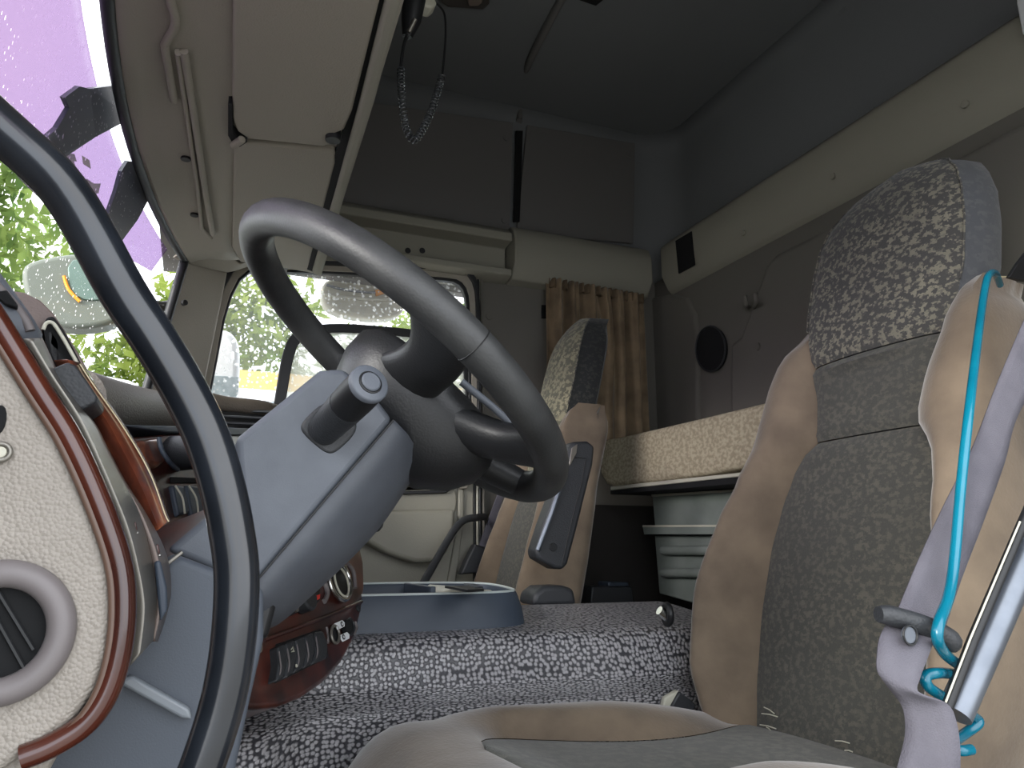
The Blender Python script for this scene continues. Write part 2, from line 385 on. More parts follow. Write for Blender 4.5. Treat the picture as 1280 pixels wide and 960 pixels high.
# side ledge above the door (kept as two lengths: an open pocket, then a boxed length)
led = S(extr('trim_1', [(2.20, 1.0), (2.09, .99), (2.06, .965), (2.06, .94), (2.12, .935), (2.12, .855), (2.065, .85), (2.065, .83), (2.10, .82), (2.20, .82)], 'x', .14, .845, BAND, bevel=.004))
for px in (510, 528): disc('screw', PY(2.118), px, 313, .009, .006, BLACK, led, n=12)
S(extr('trim_2', [(2.20, 1.01), (2.09, 1.0), (2.065, .985), (2.05, .95), (2.05, .87), (2.085, .825), (2.20, .815)], 'x', .85, 1.343, BAND, bevel=.006))
# rear soffit
sf = S(extr('trim_3', [(1.52, 1.03), (1.385, 1.005), (1.362, .985), (1.362, .885), (1.385, .84), (1.405, .822), (1.52, .822)], 'y', .08, 2.035, BAND, bevel=.01, seg=3))
ps = PX(1.362)
plate('felt_strip', ps, [(844, 301), (864, 289), (868, 331), (848, 342)], .004, VOID, sf, off=.003, bevel=.0005)
for a in ((1205, 130), (1040, 220), (928, 291)): disc('screw', ps, a[0], a[1], .008, .006, BAND, sf, off=.003, n=12)
disc('screw', PX(1.50), 1053, 12, .011, .008, CEIL, sf, off=.004, n=12)
# roof ridge, vent flap
r_ = S(tube('trim_4', [PZ(1.472).at(720, -30), PZ(1.472).at(700, 2), PZ(1.472).at(661, 78), PY(2.17).at(652, 105), PY(2.17).at(649, 152)], .016, TRIMD, smooth_n=5, flat=.7))
plate('roof_clip', PZ(1.47), [(724, -14), (724, 1), (745, 8), (755, 0), (755, -14)], .02, VOID, r_, bevel=.003)
# moulded relief of the lower rear wall
pr = PX(1.40)
plate('relief_panel', pr, [(812, 372), (838, 367), (858, 372), (868, 392), (872, 430), (872, 560), (812, 560)], .03, WALL, rw, off=.012, bevel=.012, ch=0, seg=4)
plate('relief_panel', pr, [(912, 430), (925, 420), (958, 330), (968, 318), (1030, 286), (1300, 140), (1300, 600), (912, 600)], .04, WALL, rw, off=.016, bevel=.015, seg=4)
for a in ((811, 412), (811, 522), (946, 433)): disc('fastener', pr, a[0], a[1], .011, .006, WALL, rw, off=.020, n=12)
# far side wall behind the door and the near side wall with the open doorway
wr = S(box('wall_right', (.765, 2.13, -.78), (1.48, 2.19, .90), WALL, bevel=0))
plate('felt_strip', PY(2.13), [(677, 381), (686, 381), (686, 398), (677, 398)], .004, VOID, wr, off=.006)
disc('fastener', PY(2.13), 612, 395, .012, .006, WALL, wr, off=.003, n=12)
# near side (behind the viewer): one wall pierced by the doorway
D = [(-.55, -.80), (1.02, -.80), (1.02, .80), (.90, .86), (-.20, .86), (-.40, .60), (-.55, .10)]
O_ = [(-1.0, -.80), (1.56, -.80), (1.56, 1.53), (1.56, 1.53), (-.35, 1.53), (-.62, .80), (-1.0, .10)]
vs_ = []; 
for P in (O_, D):
    for y in (.08, .04): vs_ += [V((a, y, b)) for a, b in P]
fs = []
for i in range(7):
    j = (i+1) % 7
    if i == 0: continue
    fs += [[i, j, 14+j, 14+i], [7+i, 21+i, 21+j, 7+j], [14+i, 14+j, 21+j, 21+i], [i, 7+i, 7+j, j]]
S(mesh('wall_left', vs_, fs, TRIM, smooth=False))
# cab front below the windscreen, roof lid over the screen, wall above the console
S(extr('wall_front', [(-.42, -.80), (-.36, -.80), (-.28, .285), (-.34, .285)], 'y', .08, 2.10, BLACK, bevel=0))
S(box('wall_front_upper', (.150, .08, .74), (.180, 2.20, 1.50), TRIMD, bevel=0))
S(extr('ceiling_front', [(-.13, .75), (.17, .78), (.17, .82), (-.13, .79)], 'y', .08, 2.20, TRIMD, bevel=0))

# ------------------------------------------------------------------ windscreen
def wx(y, z): return -.165+.14*(y-1.15)**2-.165*(.70-z)
rows = [[V((wx(y, z), y, z)) for y in [.14+i*.0603 for i in range(31)]] for z in [.26+.0464*i for i in range(10)]]
ws = S(grid('window_1', rows, GLASS, solid=.005))
hd = [V((wx(y, .70), y, .70)) for y in [.14+i*.0603 for i in range(31)]]
S(tube('trim_5', [V((wx(1.95, z)+.004, 1.952, z)) for z in (.26, .5, .66, .69)]+[V((q.x+.004, q.y, q.z+.004)) for q in hd[::-1]], .011, BLACK, n=10))
# header liner between the glass and the console (swept from the glass edge)
rows = []
for q in hd:
    rows.append([V((q.x+.000, q.y, q.z+.004)), V((q.x+.020, q.y, q.z-.004)), V((q.x+.035, q.y, q.z+.004)), V((q.x+.06, q.y, q.z+.012)), V((max(q.x+.10, .0), q.y, q.z+.014)), V((.06, q.y, q.z+.02))])
h = S(grid('trim_6', rows, TRIM, solid=.01, soff=1))
pz = PZ(.708)
tube('raised_groove', [pz.at(*a) for a in ((208, -30), (213, 0), (219, 22), (217, 36), (207, 54), (207, 64), (218, 126))], .006, TRIM, h, smooth_n=5)
tube('raised_groove', [pz.at(*a) for a in ((222, 66), (230, 64), (245, 160), (256, 235), (266, 292))], .006, TRIM, h)
tube('raised_groove', [pz.at(*a) for a in ((222, 66), (236, 160), (247, 235), (252, 285), (264, 298))], .004, TRIM, h)
for a in ((232, 200), (243, 270)): disc('screw', pz, a[0], a[1], .009, .006, BLACK, h, n=10)
# passenger side screen pillar
pa = Pl((-.06, 1.95, .6), (.55, -.83, 0))
ap = S(mesh('trim_7', *prism([Q(228, 326, 1.945), Q(250, 332, 2.02), Q(284, 340, 2.07), Q(268, 420, 2.07), Q(250, 506, 2.07), Q(236, 560, 2.07), Q(160, 560, 1.93), Q(181, 490, 1.94)],
    [Q(228, 326, 2.02), Q(250, 322, 2.07), Q(284, 338, 2.12), Q(268, 420, 2.12), Q(250, 506, 2.12), Q(236, 560, 2.12), Q(160, 560, 2.00), Q(181, 490, 2.01)]), TRIM, bevel=.006))
disc('screw', pa, 232, 378, .007, .01, BLACK, ap, off=.012, n=10)
S(mesh('trim_8', *prism([Q(215, 322, 1.94), Q(262, 296, 1.90), Q(300, 330, 1.98), Q(284, 341, 2.06), Q(250, 334, 2.03), Q(230, 328, 1.96)],
    [V((-.1, 2.12, .78)), V((0, 2.12, .79)), V((.1, 2.12, .79)), V((.1, 2.16, .78)), V((0, 2.16, .78)), V((-.08, 2.16, .78))]), TRIM, bevel=.004))

# ------------------------------------------------------------------ far door with its window
pd = PY(2.10)
GO = [(291, 339), (345, 337), (440, 341), (548, 347), (583, 352), (588, 400), (590, 598), (480, 603), (350, 603), (238, 603), (262, 500)]
GO1 = [(286, 334), (345, 332), (440, 336), (552, 341), (589, 346), (593, 400), (594, 604), (480, 609), (350, 609), (230, 609), (256, 500)]
GO2 = [(278, 327), (345, 325), (440, 329), (556, 333), (595, 338), (600, 400), (600, 615), (480, 619), (350, 619), (220, 619), (247, 500)]
GO3 = [(240, 300), (345, 300), (440, 304), (565, 308), (640, 320), (640, 400), (640, 790), (480, 800), (350, 800), (150, 800), (200, 500)]
dr = S(box('door_1', (-.2, 2.125, -.78), (.77, 2.17, .20), TRIM, bevel=0))
ringplate('door_surround', PY(2.14), GO3, GO2, .05, TRIM, dr, ch=1)
ringplate('door_seal', pd, [(a+(2 if a > 400 else -3), b+(-2 if b < 400 else 0)) for a, b in GO2], [(a*.6+c*.4, b*.6+d*.4) for (a, b), (c, d) in zip(GO2, GO1)], .035, BLACK, dr, off=.01)
ringplate('window_frame', pd, [(a*.6+c*.4, b*.6+d*.4) for (a, b), (c, d) in zip(GO2, GO1)], [(a*.3+c*.7, b*.3+d*.7) for (a, b), (c, d) in zip(GO1, GO)], .04, TRIM, dr, off=.0)
ringplate('window_seal', pd, [(a*.3+c*.7, b*.3+d*.7) for (a, b), (c, d) in zip(GO1, GO)], [(c+(1 if a < 400 else -3), d+(2 if d < 400 else -1)) for (a, b), (c, d) in zip(GO1, GO)], .02, BLACK, dr, off=-.006)
g = chai(v2(GO), 2)
gl = mesh('window_2', *prism([PY(2.125).at(q.x, q.y) for q in g], [PY(2.130).at(q.x, q.y) for q in g]), GLASSD); S(gl)
# inner framed lower light of the same window
FO = [(325, 600), (345, 492), (352, 445), (362, 418), (382, 407), (430, 403), (535, 413), (592, 420), (592, 600)]
FI = [(340, 600), (359, 492), (366, 450), (373, 428), (388, 418), (430, 414), (535, 423), (582, 430), (582, 590)]
S(ringplate('trim_9', PY(2.115), FO, FI, .025, BLACK, ch=2))
fi = chai(v2(FI), 2)
S(mesh('window_3', *prism([PY(2.119).at(q.x, q.y) for q in fi], [PY(2.122).at(q.x, q.y) for q in fi]), GLASSF))
# door panel mouldings
pd2 = PY(2.075)
plate('sill', pd2, [(225, 606), (480, 600), (592, 596), (592, 604), (480, 610), (225, 618)], .05, CREAM, dr, bevel=.004)
plate('upper_pad', PY(2.10), [(380, 610), (540, 603), (562, 604), (571, 615), (572, 630), (568, 645), (380, 645)], .03, DOORM, dr, bevel=.006, seg=4, ch=1)
plate('pocket', PY(2.045), [(380, 640), (480, 638), (569, 636), (569, 660), (560, 690), (545, 702), (520, 704), (485, 692), (455, 676), (380, 670)], .08, DOORM, dr, bevel=.012, seg=4)
plate('edge_moulding', PY(2.10), [(573, 606), (580, 606), (580, 650), (575, 690), (566, 760), (554, 760), (566, 690), (573, 650)], .03, DOORM, dr, bevel=.004)
ringplate('catch_frame', PY(2.09), [(572, 588), (587, 588), (587, 611), (572, 611)], [(575, 592), (584, 592), (584, 607), (575, 607)], .012, TRIM, dr, ch=1)
plate('lower_panel', PY(2.11), [(380, 600), (592, 600), (592, 790), (380, 790)], .02, DOORM, dr, bevel=.003)
for k, (px, m_) in enumerate(((592.5, BLACK), (596, CREAM), (599.5, BLACK), (604, WALL))):
    S(tube('trim_1%d' % k, [Q(px-2, 345, 2.115), Q(px, 450, 2.115), Q(px+1, 760, 2.115)], .0042, m_, n=8, flat=1))

# ------------------------------------------------------------------ overhead console over the screen
oc = thing('overhead_console', (.12, 1.2, .69), 'long grey overhead locker with two flap doors above the windscreen', 'locker')
pc = PZ(.716)
con = [(262, -40), (262, 180), (263, 262), (268, 300), (281, 323), (330, 332), (398, 344), (415, 300), (520, -40)]
plate('body', PZ(.722), con, .10, TRIM, oc, bevel=.012, seg=4)
d1 = [(291, -40), (290, 120), (291, 150), (297, 165), (310, 174), (405, 184), (414, 180), (418, 168), (430, 163), (440, 140), (485, -40)]
d2 = [(292, 188), (300, 178), (404, 188), (419, 190), (419, 205), (385, 336), (300, 328), (290, 310)]
f1 = plate('flap_door', pc, d1, .03, TRIM, oc, off=.014, bevel=.005, seg=4)
f2 = plate('flap_door', pc, d2, .03, TRIM, oc, off=.006, bevel=.005, seg=4)
plate('dark_gap', pc, [(484, -40), (492, -40), (437, 172), (420, 240), (392, 340), (384, 337), (418, 195), (428, 168)], .02, VOID, oc, off=.004, bevel=0)
plate('rail', pc, [(492, -40), (515, -40), (503, 0), (468, 130), (430, 250), (402, 346), (390, 343), (420, 240), (450, 130)], .035, BAND, oc, off=.016, bevel=.007, seg=4)
plate('hinge_recess', pc, [(285, 130), (290, 130), (291, 166), (297, 173), (306, 173), (309, 178), (300, 184), (292, 182), (285, 170)], .02, VOID, oc, off=.016, bevel=.001)
cyl('hinge_pin', pc.at(291, 182, .02), pc.at(303, 174, .02), .007, TRIM, f1, n=10)
disc('latch_button', pc, 416, 176, .013, .02, BLACK, oc, off=.022, n=14)
# ------------------------------------------------------------------ dashboard (wraps round the driver)
da = thing('dashboard', (-.25, .8, -.5), 'wraparound dashboard with beige grained end panel and burl wood trim', 'dashboard')
p55 = PY(.55)
END = [(-60, 340), (0, 425), (40, 490), (75, 548), (107, 620), (128, 672), (140, 720), (143, 765), (137, 815), (120, 862), (92, 900), (45, 934), (10, 958), (-60, 1010)]
plate('end_panel', p55, END, .05, BEIGE, da, bevel=.006, seg=4)
plate('end_skirt', PY(.562), [(-60, 900), (30, 900), (150, 860), (88, 915), (48, 985), (-60, 1100)], .03, BEIGE, da, bevel=.004)
tr_ = [(-40, 345), (0, 408), (18, 437), (52, 492), (87, 547), (121, 620), (149, 700), (155, 760), (149, 818), (133, 868), (106, 905), (64, 932), (27, 947)]
tube('wood_trim', [p55.at(a, b, .0) for a, b in tr_], .0072, WOODT, da, n=14, smooth_n=6)
tube('trim_bead', [p55.at(a-14, b+3, .003) for a, b in tr_[:-1]], .0028, mat('brown bead', (96, 74, 62), .4), da, n=8, smooth_n=5)
cc = p55.at(-3, 791, .004)
torus('vent_ring', cc, (0, -1, 0), .0325, .0082, RING, da, N=48, n=14, Ry=.0335)
disc('vent_recess', p55, -3, 791, .031, .03, VOID, da, off=.002, n=32)
for a in ((-20, 745, 30, 835), (-2, 740, 42, 812)):
    tube('vent_blade', [p55.at(a[0], a[1], .004), p55.at(a[2], a[3], .004)], .0014, BLACK, da, n=6)
torus('bolt_cap', p55.at(1, 565, .003), (0, -1, 0), .0050, .0016, PEWTER, da, N=20, n=8)
disc('bolt_head', p55, 0, 565, .0035, .004, CREAM, da, off=.004, n=12)
disc('bolt_recess', p55, -1, 524, .0035, .004, VOID, da, off=.002, ry=.009, n=14)
# layered strips of the driver's fascia, each set further in
SA = [(30, 425), (60, 470), (86, 515), (108, 560), (132, 620), (152, 680), (165, 740), (168, 775), (160, 835)]
SB = [(44, 425), (70, 478), (110, 530), (125, 560), (146, 600), (168, 642), (184, 700), (190, 750), (186, 800)]
SC = [(48, 425), (74, 478), (113, 530), (129, 560), (152, 604), (180, 648), (203, 695), (208, 745), (192, 802)]
def cY(l, y): return [(a, b, y) for a, b in l]
ribbon('fascia_strip', [cY(SA, .575), [(a*.6+c*.4, b*.6+d*.4, .575) for (a, b), (c, d) in zip(SA, SB)], cY(SB, .60)], PEWTER, da, th=.006)
tube('gilt_line', curveY(cY(SB, .597), 6), .0007, GOLD, da, n=6)
ribbon('fascia_strip', [cY(SB, .605), [(a*.5+c*.5, b*.5+d*.5, .605) for (a, b), (c, d) in zip(SB, SC)], cY(SC, .64)], mat('brown pewter', (104, 92, 86), .35, metal=.4), da, th=.006)
for a, b, y in ((165, 662, .585), (174, 700, .59), (193, 690, .61)):
    plate('toggle_recess', PY(y), [(a-5, b-8), (a+5, b-10), (a+7, b+2), (a-3, b+5)], .01, WOODD, da, bevel=.001)
    plate('toggle_lip', PY(y), [(a-4, b+5), (a+8, b+2), (a+9, b+5), (a-3, b+8)], .008, CHROME, da, off=.001, bevel=.001)
for a in ([(170, 712), (178, 704), (183, 730), (186, 765), (178, 790), (172, 750)], [(192, 702), (200, 700), (208, 735), (209, 762), (200, 778), (196, 740)]):
    plate('rocker', PY(.60), a, .02, TUB, da, bevel=.004, seg=3)
# burl cowl beside the instruments
cw = [[(70, 450, .66), (86, 484, .66), (108, 522, .66), (126, 560, .66), (150, 606, .66), (174, 650, .66), (184, 668, .66)],
      [(84, 450, .655), (100, 480, .655), (132, 526, .655), (156, 570, .655), (176, 610, .655), (192, 648, .655), (198, 662, .655)],
      [(98, 455, .67), (114, 480, .67), (146, 525, .67), (172, 566, .67), (190, 602, .67), (204, 642, .67), (209, 652, .67)],
      [(100, 455, .74), (116, 480, .74), (148, 525, .74), (174, 566, .74), (192, 602, .74), (206, 642, .74), (211, 652, .74)]]
ribbon('wood_cowl', cw, WOOD, da, n=6, th=.004)
tube('gilt_line', curveY([(a+2, b, y-.004) for a, b, y in cw[2]], 6), .0006, GOLD, da, n=6)
plate('wood_patch', PY(.70), [(36, 432), (52, 420), (60, 440), (70, 480), (60, 480), (44, 455)], .02, WOOD, da, bevel=.002)
# instrument hood, padded, with the dark instrument mouth and its bright bezel
hood = [(-60, 350), (0, 360), (14, 363), (30, 365), (50, 375), (66, 391), (80, 412), (100, 445), (122, 488), (140, 525), (165, 570), (120, 560), (98, 500), (70, 440), (62, 408), (54, 408), (50, 425), (44, 440), (30, 440), (-60, 440)]
plate('instrument_hood', PY(.74), hood, .34, mat('brown padded hood', (106, 92, 88), .5, ('grain', 500, .3, .001), (120, 106, 98), 12), da, bevel=.012, seg=4)
plate('instrument_mouth', PY(.75), [(53, 404), (58, 396), (66, 394), (78, 410), (96, 444), (118, 488), (140, 530), (120, 530), (80, 470), (58, 440)], .02, VOID, da, off=.02, bevel=.004, seg=3)
tube('bezel', [PY(.725).at(*a) for a in ((54, 412), (58, 404), (66, 404), (76, 418), (92, 446), (108, 476))], .0016, CREAM, da, n=8, smooth_n=5)
plate('instrument_glass', PY(.73), [(55, 416), (62, 408), (72, 418), (90, 450), (105, 480), (80, 480), (60, 445)], .01, BLACK, da, bevel=.003)
# lamp switch knob and the corner vent arm
plate('switch_knob', PY(.60), [(57, 474), (60, 462), (84, 452), (94, 456), (110, 478), (122, 496), (119, 504), (104, 512), (84, 514), (68, 496)], .05, SOFTB, da, bevel=.008, seg=4)
plate('knob_collar', PY(.61), [(50, 470), (60, 462), (86, 508), (98, 512), (92, 520), (74, 508)], .05, PEWTER, da, bevel=.003)
tube('vent_arm', [Q(-30, 350, .64), Q(0, 388, .63), Q(20, 414, .63), Q(32, 426, .64)], [.016, .015, .0145, .012], SHROUD, da, smooth_n=5)
tube('vent_arm_edge', [Q(-10, 352, .62), Q(12, 375, .62), Q(30, 398, .62), Q(38, 414, .62)], .0035, RING, da, smooth_n=4, n=8)
plate('vent_slot', PY(.61), [(-4, 364), (8, 362), (20, 378), (20, 384), (6, 380), (-4, 372)], .008, VOID, da, bevel=.001)
# knee panel under the column
plate('knee_panel', PY(.66), [(120, 690), (196, 720), (212, 690), (330, 735), (330, 800), (312, 880), (290, 985), (40, 985), (60, 930), (120, 860)], .04, KNEE, da, bevel=.006, seg=3)
plate('knee_highlight', PY(.655), [(155, 848), (165, 845), (237, 886), (240, 900), (226, 898), (150, 856)], .01, mat('crease highlight tone', (120, 126, 132), .35), da, off=.004, bevel=.003, seg=3)  # pale strip paints the highlight along the knee panel's crease
tube('knee_seam', [PY(.655).at(205, 708), PY(.655).at(228, 690)], .0015, PEWTER, da, n=6)
# far half of the dashboard: pad, collar, vents, burl face
pt = thing('dash_pad', (-.1, 1.7, .2), 'brown padded roll along the passenger half of the dashboard', 'dash pad')
A_ = [Q(90, 500, 1.30), Q(130, 508, 1.42), Q(170, 513, 1.62), Q(206, 518, 1.80)]
tube('pad', A_, [.050, .048, .046, .047], mat('brown grained pad', (104, 98, 92), .55, ('grain', 300, .5, .002)), pt, n=20, smooth_n=6)
tube('end_collar', [Q(204, 518, 1.78), Q(214, 520, 1.80), Q(222, 521, 1.82)], [.052, .053, .050], TUB, pt, n=22, smooth_n=3)
torus('vent_bezel', Q(232, 517, 1.80), (.35, -.93, 0), .030, .006, TUB, pt, N=28, n=8, Ry=.045)
disc('vent_mouth', Pl(Q(226, 518, 1.81), (.35, -.93, 0)), 226, 518, .030, .01, VOID, pt, ry=.045)
for k in range(4): tube('vent_blade', [Q(216, 506+7*k, 1.79), Q(240, 510+7*k, 1.79)], .0022, SOFTB, pt, n=6)
tube('cowl', [Q(262, 500, 1.86), Q(285, 505, 1.88), (Q(330, 510, 1.92)), Q(360, 520, 1.98)], .018, mat('dash top lip', (96, 88, 78), .5, ('grain', 300, .5, .002)), pt, n=12, smooth_n=4, flat=.6)
plate('vent_box', PY(1.92), [(252, 508), (345, 514), (345, 548), (255, 545)], .10, VOID, pt, bevel=.004)
for k in range(3): tube('vent_blade', [Q(268, 512+8*k, 1.90), Q(340, 515+8*k, 1.90)], .0035, SOFTB, pt, n=6)
tube('vent_frame', [Q(262, 507, 1.90), Q(275, 520, 1.89), Q(280, 537, 1.89), Q(345, 541, 1.90)], .008, TUB, pt, n=8, smooth_n=4)
dt = S(mesh('trim_20', *prism([V((-.30, .20, .19)), V((-.30, 2.08, .30)), V((.10, 2.08, .31)), V((.06, 1.85, .27)), V((-.12, 1.55, .23)), V((-.20, .90, .16))],
     [V((-.30, .20, .10)), V((-.30, 2.08, .10)), V((.10, 2.08, .10)), V((.06, 1.85, .10)), V((-.12, 1.55, .10)), V((-.20, .90, .10))]), mat('dash top vinyl', (88, 80, 74), .6, ('grain', 300, .5, .002)), bevel=.01))
fx = thing('dash_fascia', (.05, 1.5, -.5), 'dark burl wood fascia between the steering column and far door', 'fascia')
pfz = Pl(Q(240, 590, 1.45), (.80, -.42, .30))
plate('wood_face', pfz, [(120, 520), (165, 546), (200, 543), (240, 541), (400, 548), (400, 660), (380, 700), (205, 710), (190, 670), (150, 610)], .04, WOODD, fx, bevel=.004)
plate('slate_band', pfz, [(140, 530), (210, 540), (400, 547), (400, 538), (210, 532)], .05, TUB, fx, off=.006, bevel=.002)
plate('wood_swell', pfz, [(165, 560), (175, 550), (198, 546), (206, 552), (210, 575), (200, 583), (180, 580)], .03, WOOD, fx, off=.012, bevel=.008, seg=4)
kc = cyl('rotary_knob', pfz.at(216, 567, .0), pfz.at(216, 567, 0)+V((.055, -.045, .0)), .030, SOFTB, fx, n=24, r2=.027)
tube('knob_bracket', [pfz.at(199, 548, .02), pfz.at(202, 562, .024), pfz.at(212, 578, .026), pfz.at(222, 587, .02)], .004, TUB, fx, smooth_n=5, n=8)
plate('card_slot', pfz, [(214, 596), (262, 598), (262, 604), (214, 603)], .01, VOID, fx, off=.003, bevel=.0005)
for k in range(3):
    x = 216+17*k
    plate('rocker_switch', pfz, [(x, 606), (x+15, 607), (x+22, 640), (x+8, 645)], .03, TUB, fx, off=.008, bevel=.004, seg=3)
    tube('switch_edge', [pfz.at(x+3, 607, .011), pfz.at(x+12, 622, .014), pfz.at(x+15, 642, .011)], .0016, CREAM, fx, smooth_n=5, n=6)
plate('slot', pfz, [(284, 556), (298, 557), (298, 562), (284, 561)], .01, VOID, fx, off=.003, bevel=.0005)
plate('side_bulge', pfz, [(280, 575), (292, 572), (298, 585), (296, 600), (288, 612), (280, 600)], .03, SOFTB, fx, off=.01, bevel=.006, seg=4)

# ------------------------------------------------------------------ lower centre console (burl, round)
co = thing('centre_console', (.12, 1.15, -.45), 'round burl wood centre console with gauge and switches under the column', 'console')
nh = V((.907, -.42, 0))
pcn = Pl(Q(400, 790, 1.13), (.84, -.54, .35))
rim = [(380, 600), (430, 640), (448, 672), (455, 705), (456, 735), (452, 765), (444, 797), (428, 828), (405, 853), (378, 872), (350, 883), (322, 886), (300, 884), (270, 870), (250, 800), (260, 700), (300, 620)]
plate('wood_panel', pcn, rim, .22, WOODD, co, bevel=.006, seg=4)
plate('heater_panel', pcn, [(330, 780), (368, 768), (400, 752), (402, 735), (396, 716), (380, 716), (340, 740)], .01, BLACK, co, off=.004, bevel=.003)
tube('panel_edge', [pcn.at(*a, .002) for a in ((397, 718), (405, 728), (409, 742), (405, 752))], .004, RING, co, smooth_n=5, n=8)
disc('heater_knob', pcn, 388, 743, .021, .02, SOFTB, co, off=.02, bevel=.003)
plate('blue_mark', pcn, [(375, 745), (378, 743), (381, 753), (378, 755)], .002, BLUE, co, off=.008, bevel=0)
plate('red_mark', pcn, [(396, 744), (400, 743), (400, 748), (397, 750)], .002, RED, co, off=.008, bevel=0)
disc('panel_screw', pcn, 371, 758, .007, .004, PEWTER, co, off=.008, n=12)
plate('white_mark', pcn, [(388, 731), (390, 730), (391, 735), (389, 735)], .002, WHITE, co, off=.008, bevel=0)
# round gauge
gs = 1.22/960
def pring(name, cx, cy, ax, ay, r, m, off, tilt=0.30, N=36, **k):
    pts = []
    for i in range(N):
        t = 2*math.pi*i/N; u, v = ax*math.cos(t), ay*math.sin(t)
        pts.append(pcn.at(cx+u*math.cos(tilt)-v*math.sin(tilt)*1, cy+u*math.sin(tilt)+v*math.cos(tilt), off))
    return tube(name, pts, r, m, co, n=8, closed=True)
def pdisc(name, cx, cy, ax, ay, m, off, th, tilt=-.30, N=28, parent=None, **k):
    pts = []
    for i in range(N):
        t = 2*math.pi*i/N; u, v = ax*math.cos(t), ay*math.sin(t)
        pts.append((cx+u*math.cos(tilt)-v*math.sin(tilt), cy+u*math.sin(tilt)+v*math.cos(tilt)))
    return plate(name, pcn, pts, th, m, parent or co, off=off, bevel=k.pop('bevel', .001))
pring('gauge_bezel', 424, 725, 12.5, 26, .004, CHROME, .006, tilt=-.28)
pdisc('gauge_face', 424, 725, 12, 25, BLACK, .004, .01, tilt=-.28)
pring('gauge_ring', 427, 727, 7.5, 19, .0018, CREAM, .010, tilt=-.28)
plate('gauge_marks', pcn, [(412, 711), (416, 702), (420, 700), (420, 706), (416, 712), (415, 717), (411, 718)], .003, ORANGE, co, off=.012, bevel=.0005)
tube('dial_ridge', [pcn.at(*a, .004) for a in ((435, 705), (442, 715), (444, 735))], .0035, RING, co, smooth_n=4, n=8)
# accessory sockets with white labels
pring('socket_ring', 419, 793, 5, 11, .0022, PEWTER, .008, tilt=-.12, N=24)
pdisc('socket', 419, 793, 4.6, 10.5, VOID, .004, .008, tilt=-.12)
pring('socket_ring', 438, 783, 4.5, 10, .0018, SOFTB, .008, tilt=-.12, N=24)
pdisc('socket', 437, 783, 4.5, 9.5, VOID, .01, .008, tilt=-.12)
tube('socket_lip', [pcn.at(*a, .006) for a in ((444, 777), (446, 785), (443, 792))], .0022, RING, co, n=8)
for (cx, cy) in ((425, 780), (431, 795)):
    lb = plate('socket_label', pcn, [(cx-6, cy-1), (cx+3, cy-5), (cx+6, cy-2), (cx+6, cy+3), (cx-2, cy+7)], .002, WHITE, co, off=.010, bevel=.0003)
    e = (cx+3, cy) if cy < 790 else (cx-1, cy+1)
    disc('label_icon', pcn, e[0], e[1], .0038, .001, BLACK, lb, off=.0115, n=12, bevel=0)
    disc('label_icon', pcn, e[0], e[1], .0020, .001, WHITE, lb, off=.0120, n=10, bevel=0)
disc('panel_screw', pcn, 325, 808, .007, .005, PEWTER, co, off=.003, n=12)
disc('panel_screw', pcn, 449, 760, .006, .005, SOFTB, co, off=.003, n=12)
# bank of five rocker switches in their recess
plate('switch_recess', pcn, [(346, 805), (400, 786), (409, 800), (410, 822), (345, 854), (343, 830)], .01, VOID, co, off=.002, bevel=.001)
tp = [(347, 807), (357, 803), (369, 798), (381, 794), (393, 789), (405, 787)]
bt = [(345, 853), (356, 849), (368, 842), (380, 836), (391, 831), (410, 824)]
for k in range(5):
    (a, b), (c, d) = tp[k], tp[k+1]; (e, f), (g_, h_) = bt[k], bt[k+1]
    rs = plate('rocker_switch', pcn, [(a+1, b+1), (c-1, d+1), ((c+g_)/2+3, (d+h_)/2), (g_-1, h_-1), (e+1, f-1), ((a+e)/2+4, (b+f)/2)], .02, SOFTB, co, off=.012, bevel=.003, seg=3)
    tube('switch_edge', [pcn.at(*q) for q in ((a+1, b+3, .010), ((a+e)/2+4, (b+f)/2-6, .0125), ((a+e)/2+5, (b+f)/2+6, .0125), (e+2, f-3, .010))], .0010, RING, rs, smooth_n=5, n=6)
tube('switch_icon', [pcn.at(*q, .0145) for q in ((364, 812), (366, 809), (367, 813), (364, 815), (368, 814))], .0006, CREAM, co, n=5)
disc('switch_icon', pcn, 371, 832, .002, .001, CREAM, co, off=.0145, n=8, bevel=0)
tube('panel_ridge', [pcn.at(*a, .001) for a in ((330, 800), (400, 774), (452, 752))], .003, WOODD, co, n=8)
tube('panel_ridge', [pcn.at(*a, .001) for a in ((408, 784), (410, 794), (410, 804))], .002, RING, co, n=6)

# ------------------------------------------------------------------ steering column
sc_ = thing('steering_column', (.0, .92, -.6), 'slate grey steering column shroud leaning down from the wheel', 'column')
ps8 = PY(.80)
up_ = [(401, 462), (295, 548), (296, 575), (300, 610), (207, 688), (320, 735), (324, 722), (492, 524), (470, 495), (430, 460)]
plate('upper_shroud', ps8, up_, .21, SHROUD, sc_, bevel=.009, seg=4)
low0 = [(492, 525), (460, 562), (400, 632), (324, 722), (318, 736)]
rows_ = [cY(low0, .803), [(508, 542, .818), (481, 580, .818), (422, 650, .818), (338, 744, .818), (318, 756, .818)],
         [(519, 560, .852), (501, 601, .852), (450, 667, .852), (351, 762, .852), (326, 774, .852)],
         [(522, 580, .905), (505, 612, .905), (458, 676, .905), (358, 770, .905), (330, 783, .905)],
         [(516, 588, .96), (500, 616, .96), (452, 680, .96), (356, 771, .96), (330, 783, .96)],
         [(480, 590, 1.0), (462, 618, 1.0), (420, 680, 1.0), (340, 760, 1.0), (318, 770, 1.0)],
         [(440, 560, 1.0), (400, 600, 1.0), (360, 640, 1.0), (310, 700, 1.0), (300, 720, 1.0)]]
ribbon('lower_shroud', rows_, SHROUD_SHADE, sc_, n=5, th=.004)
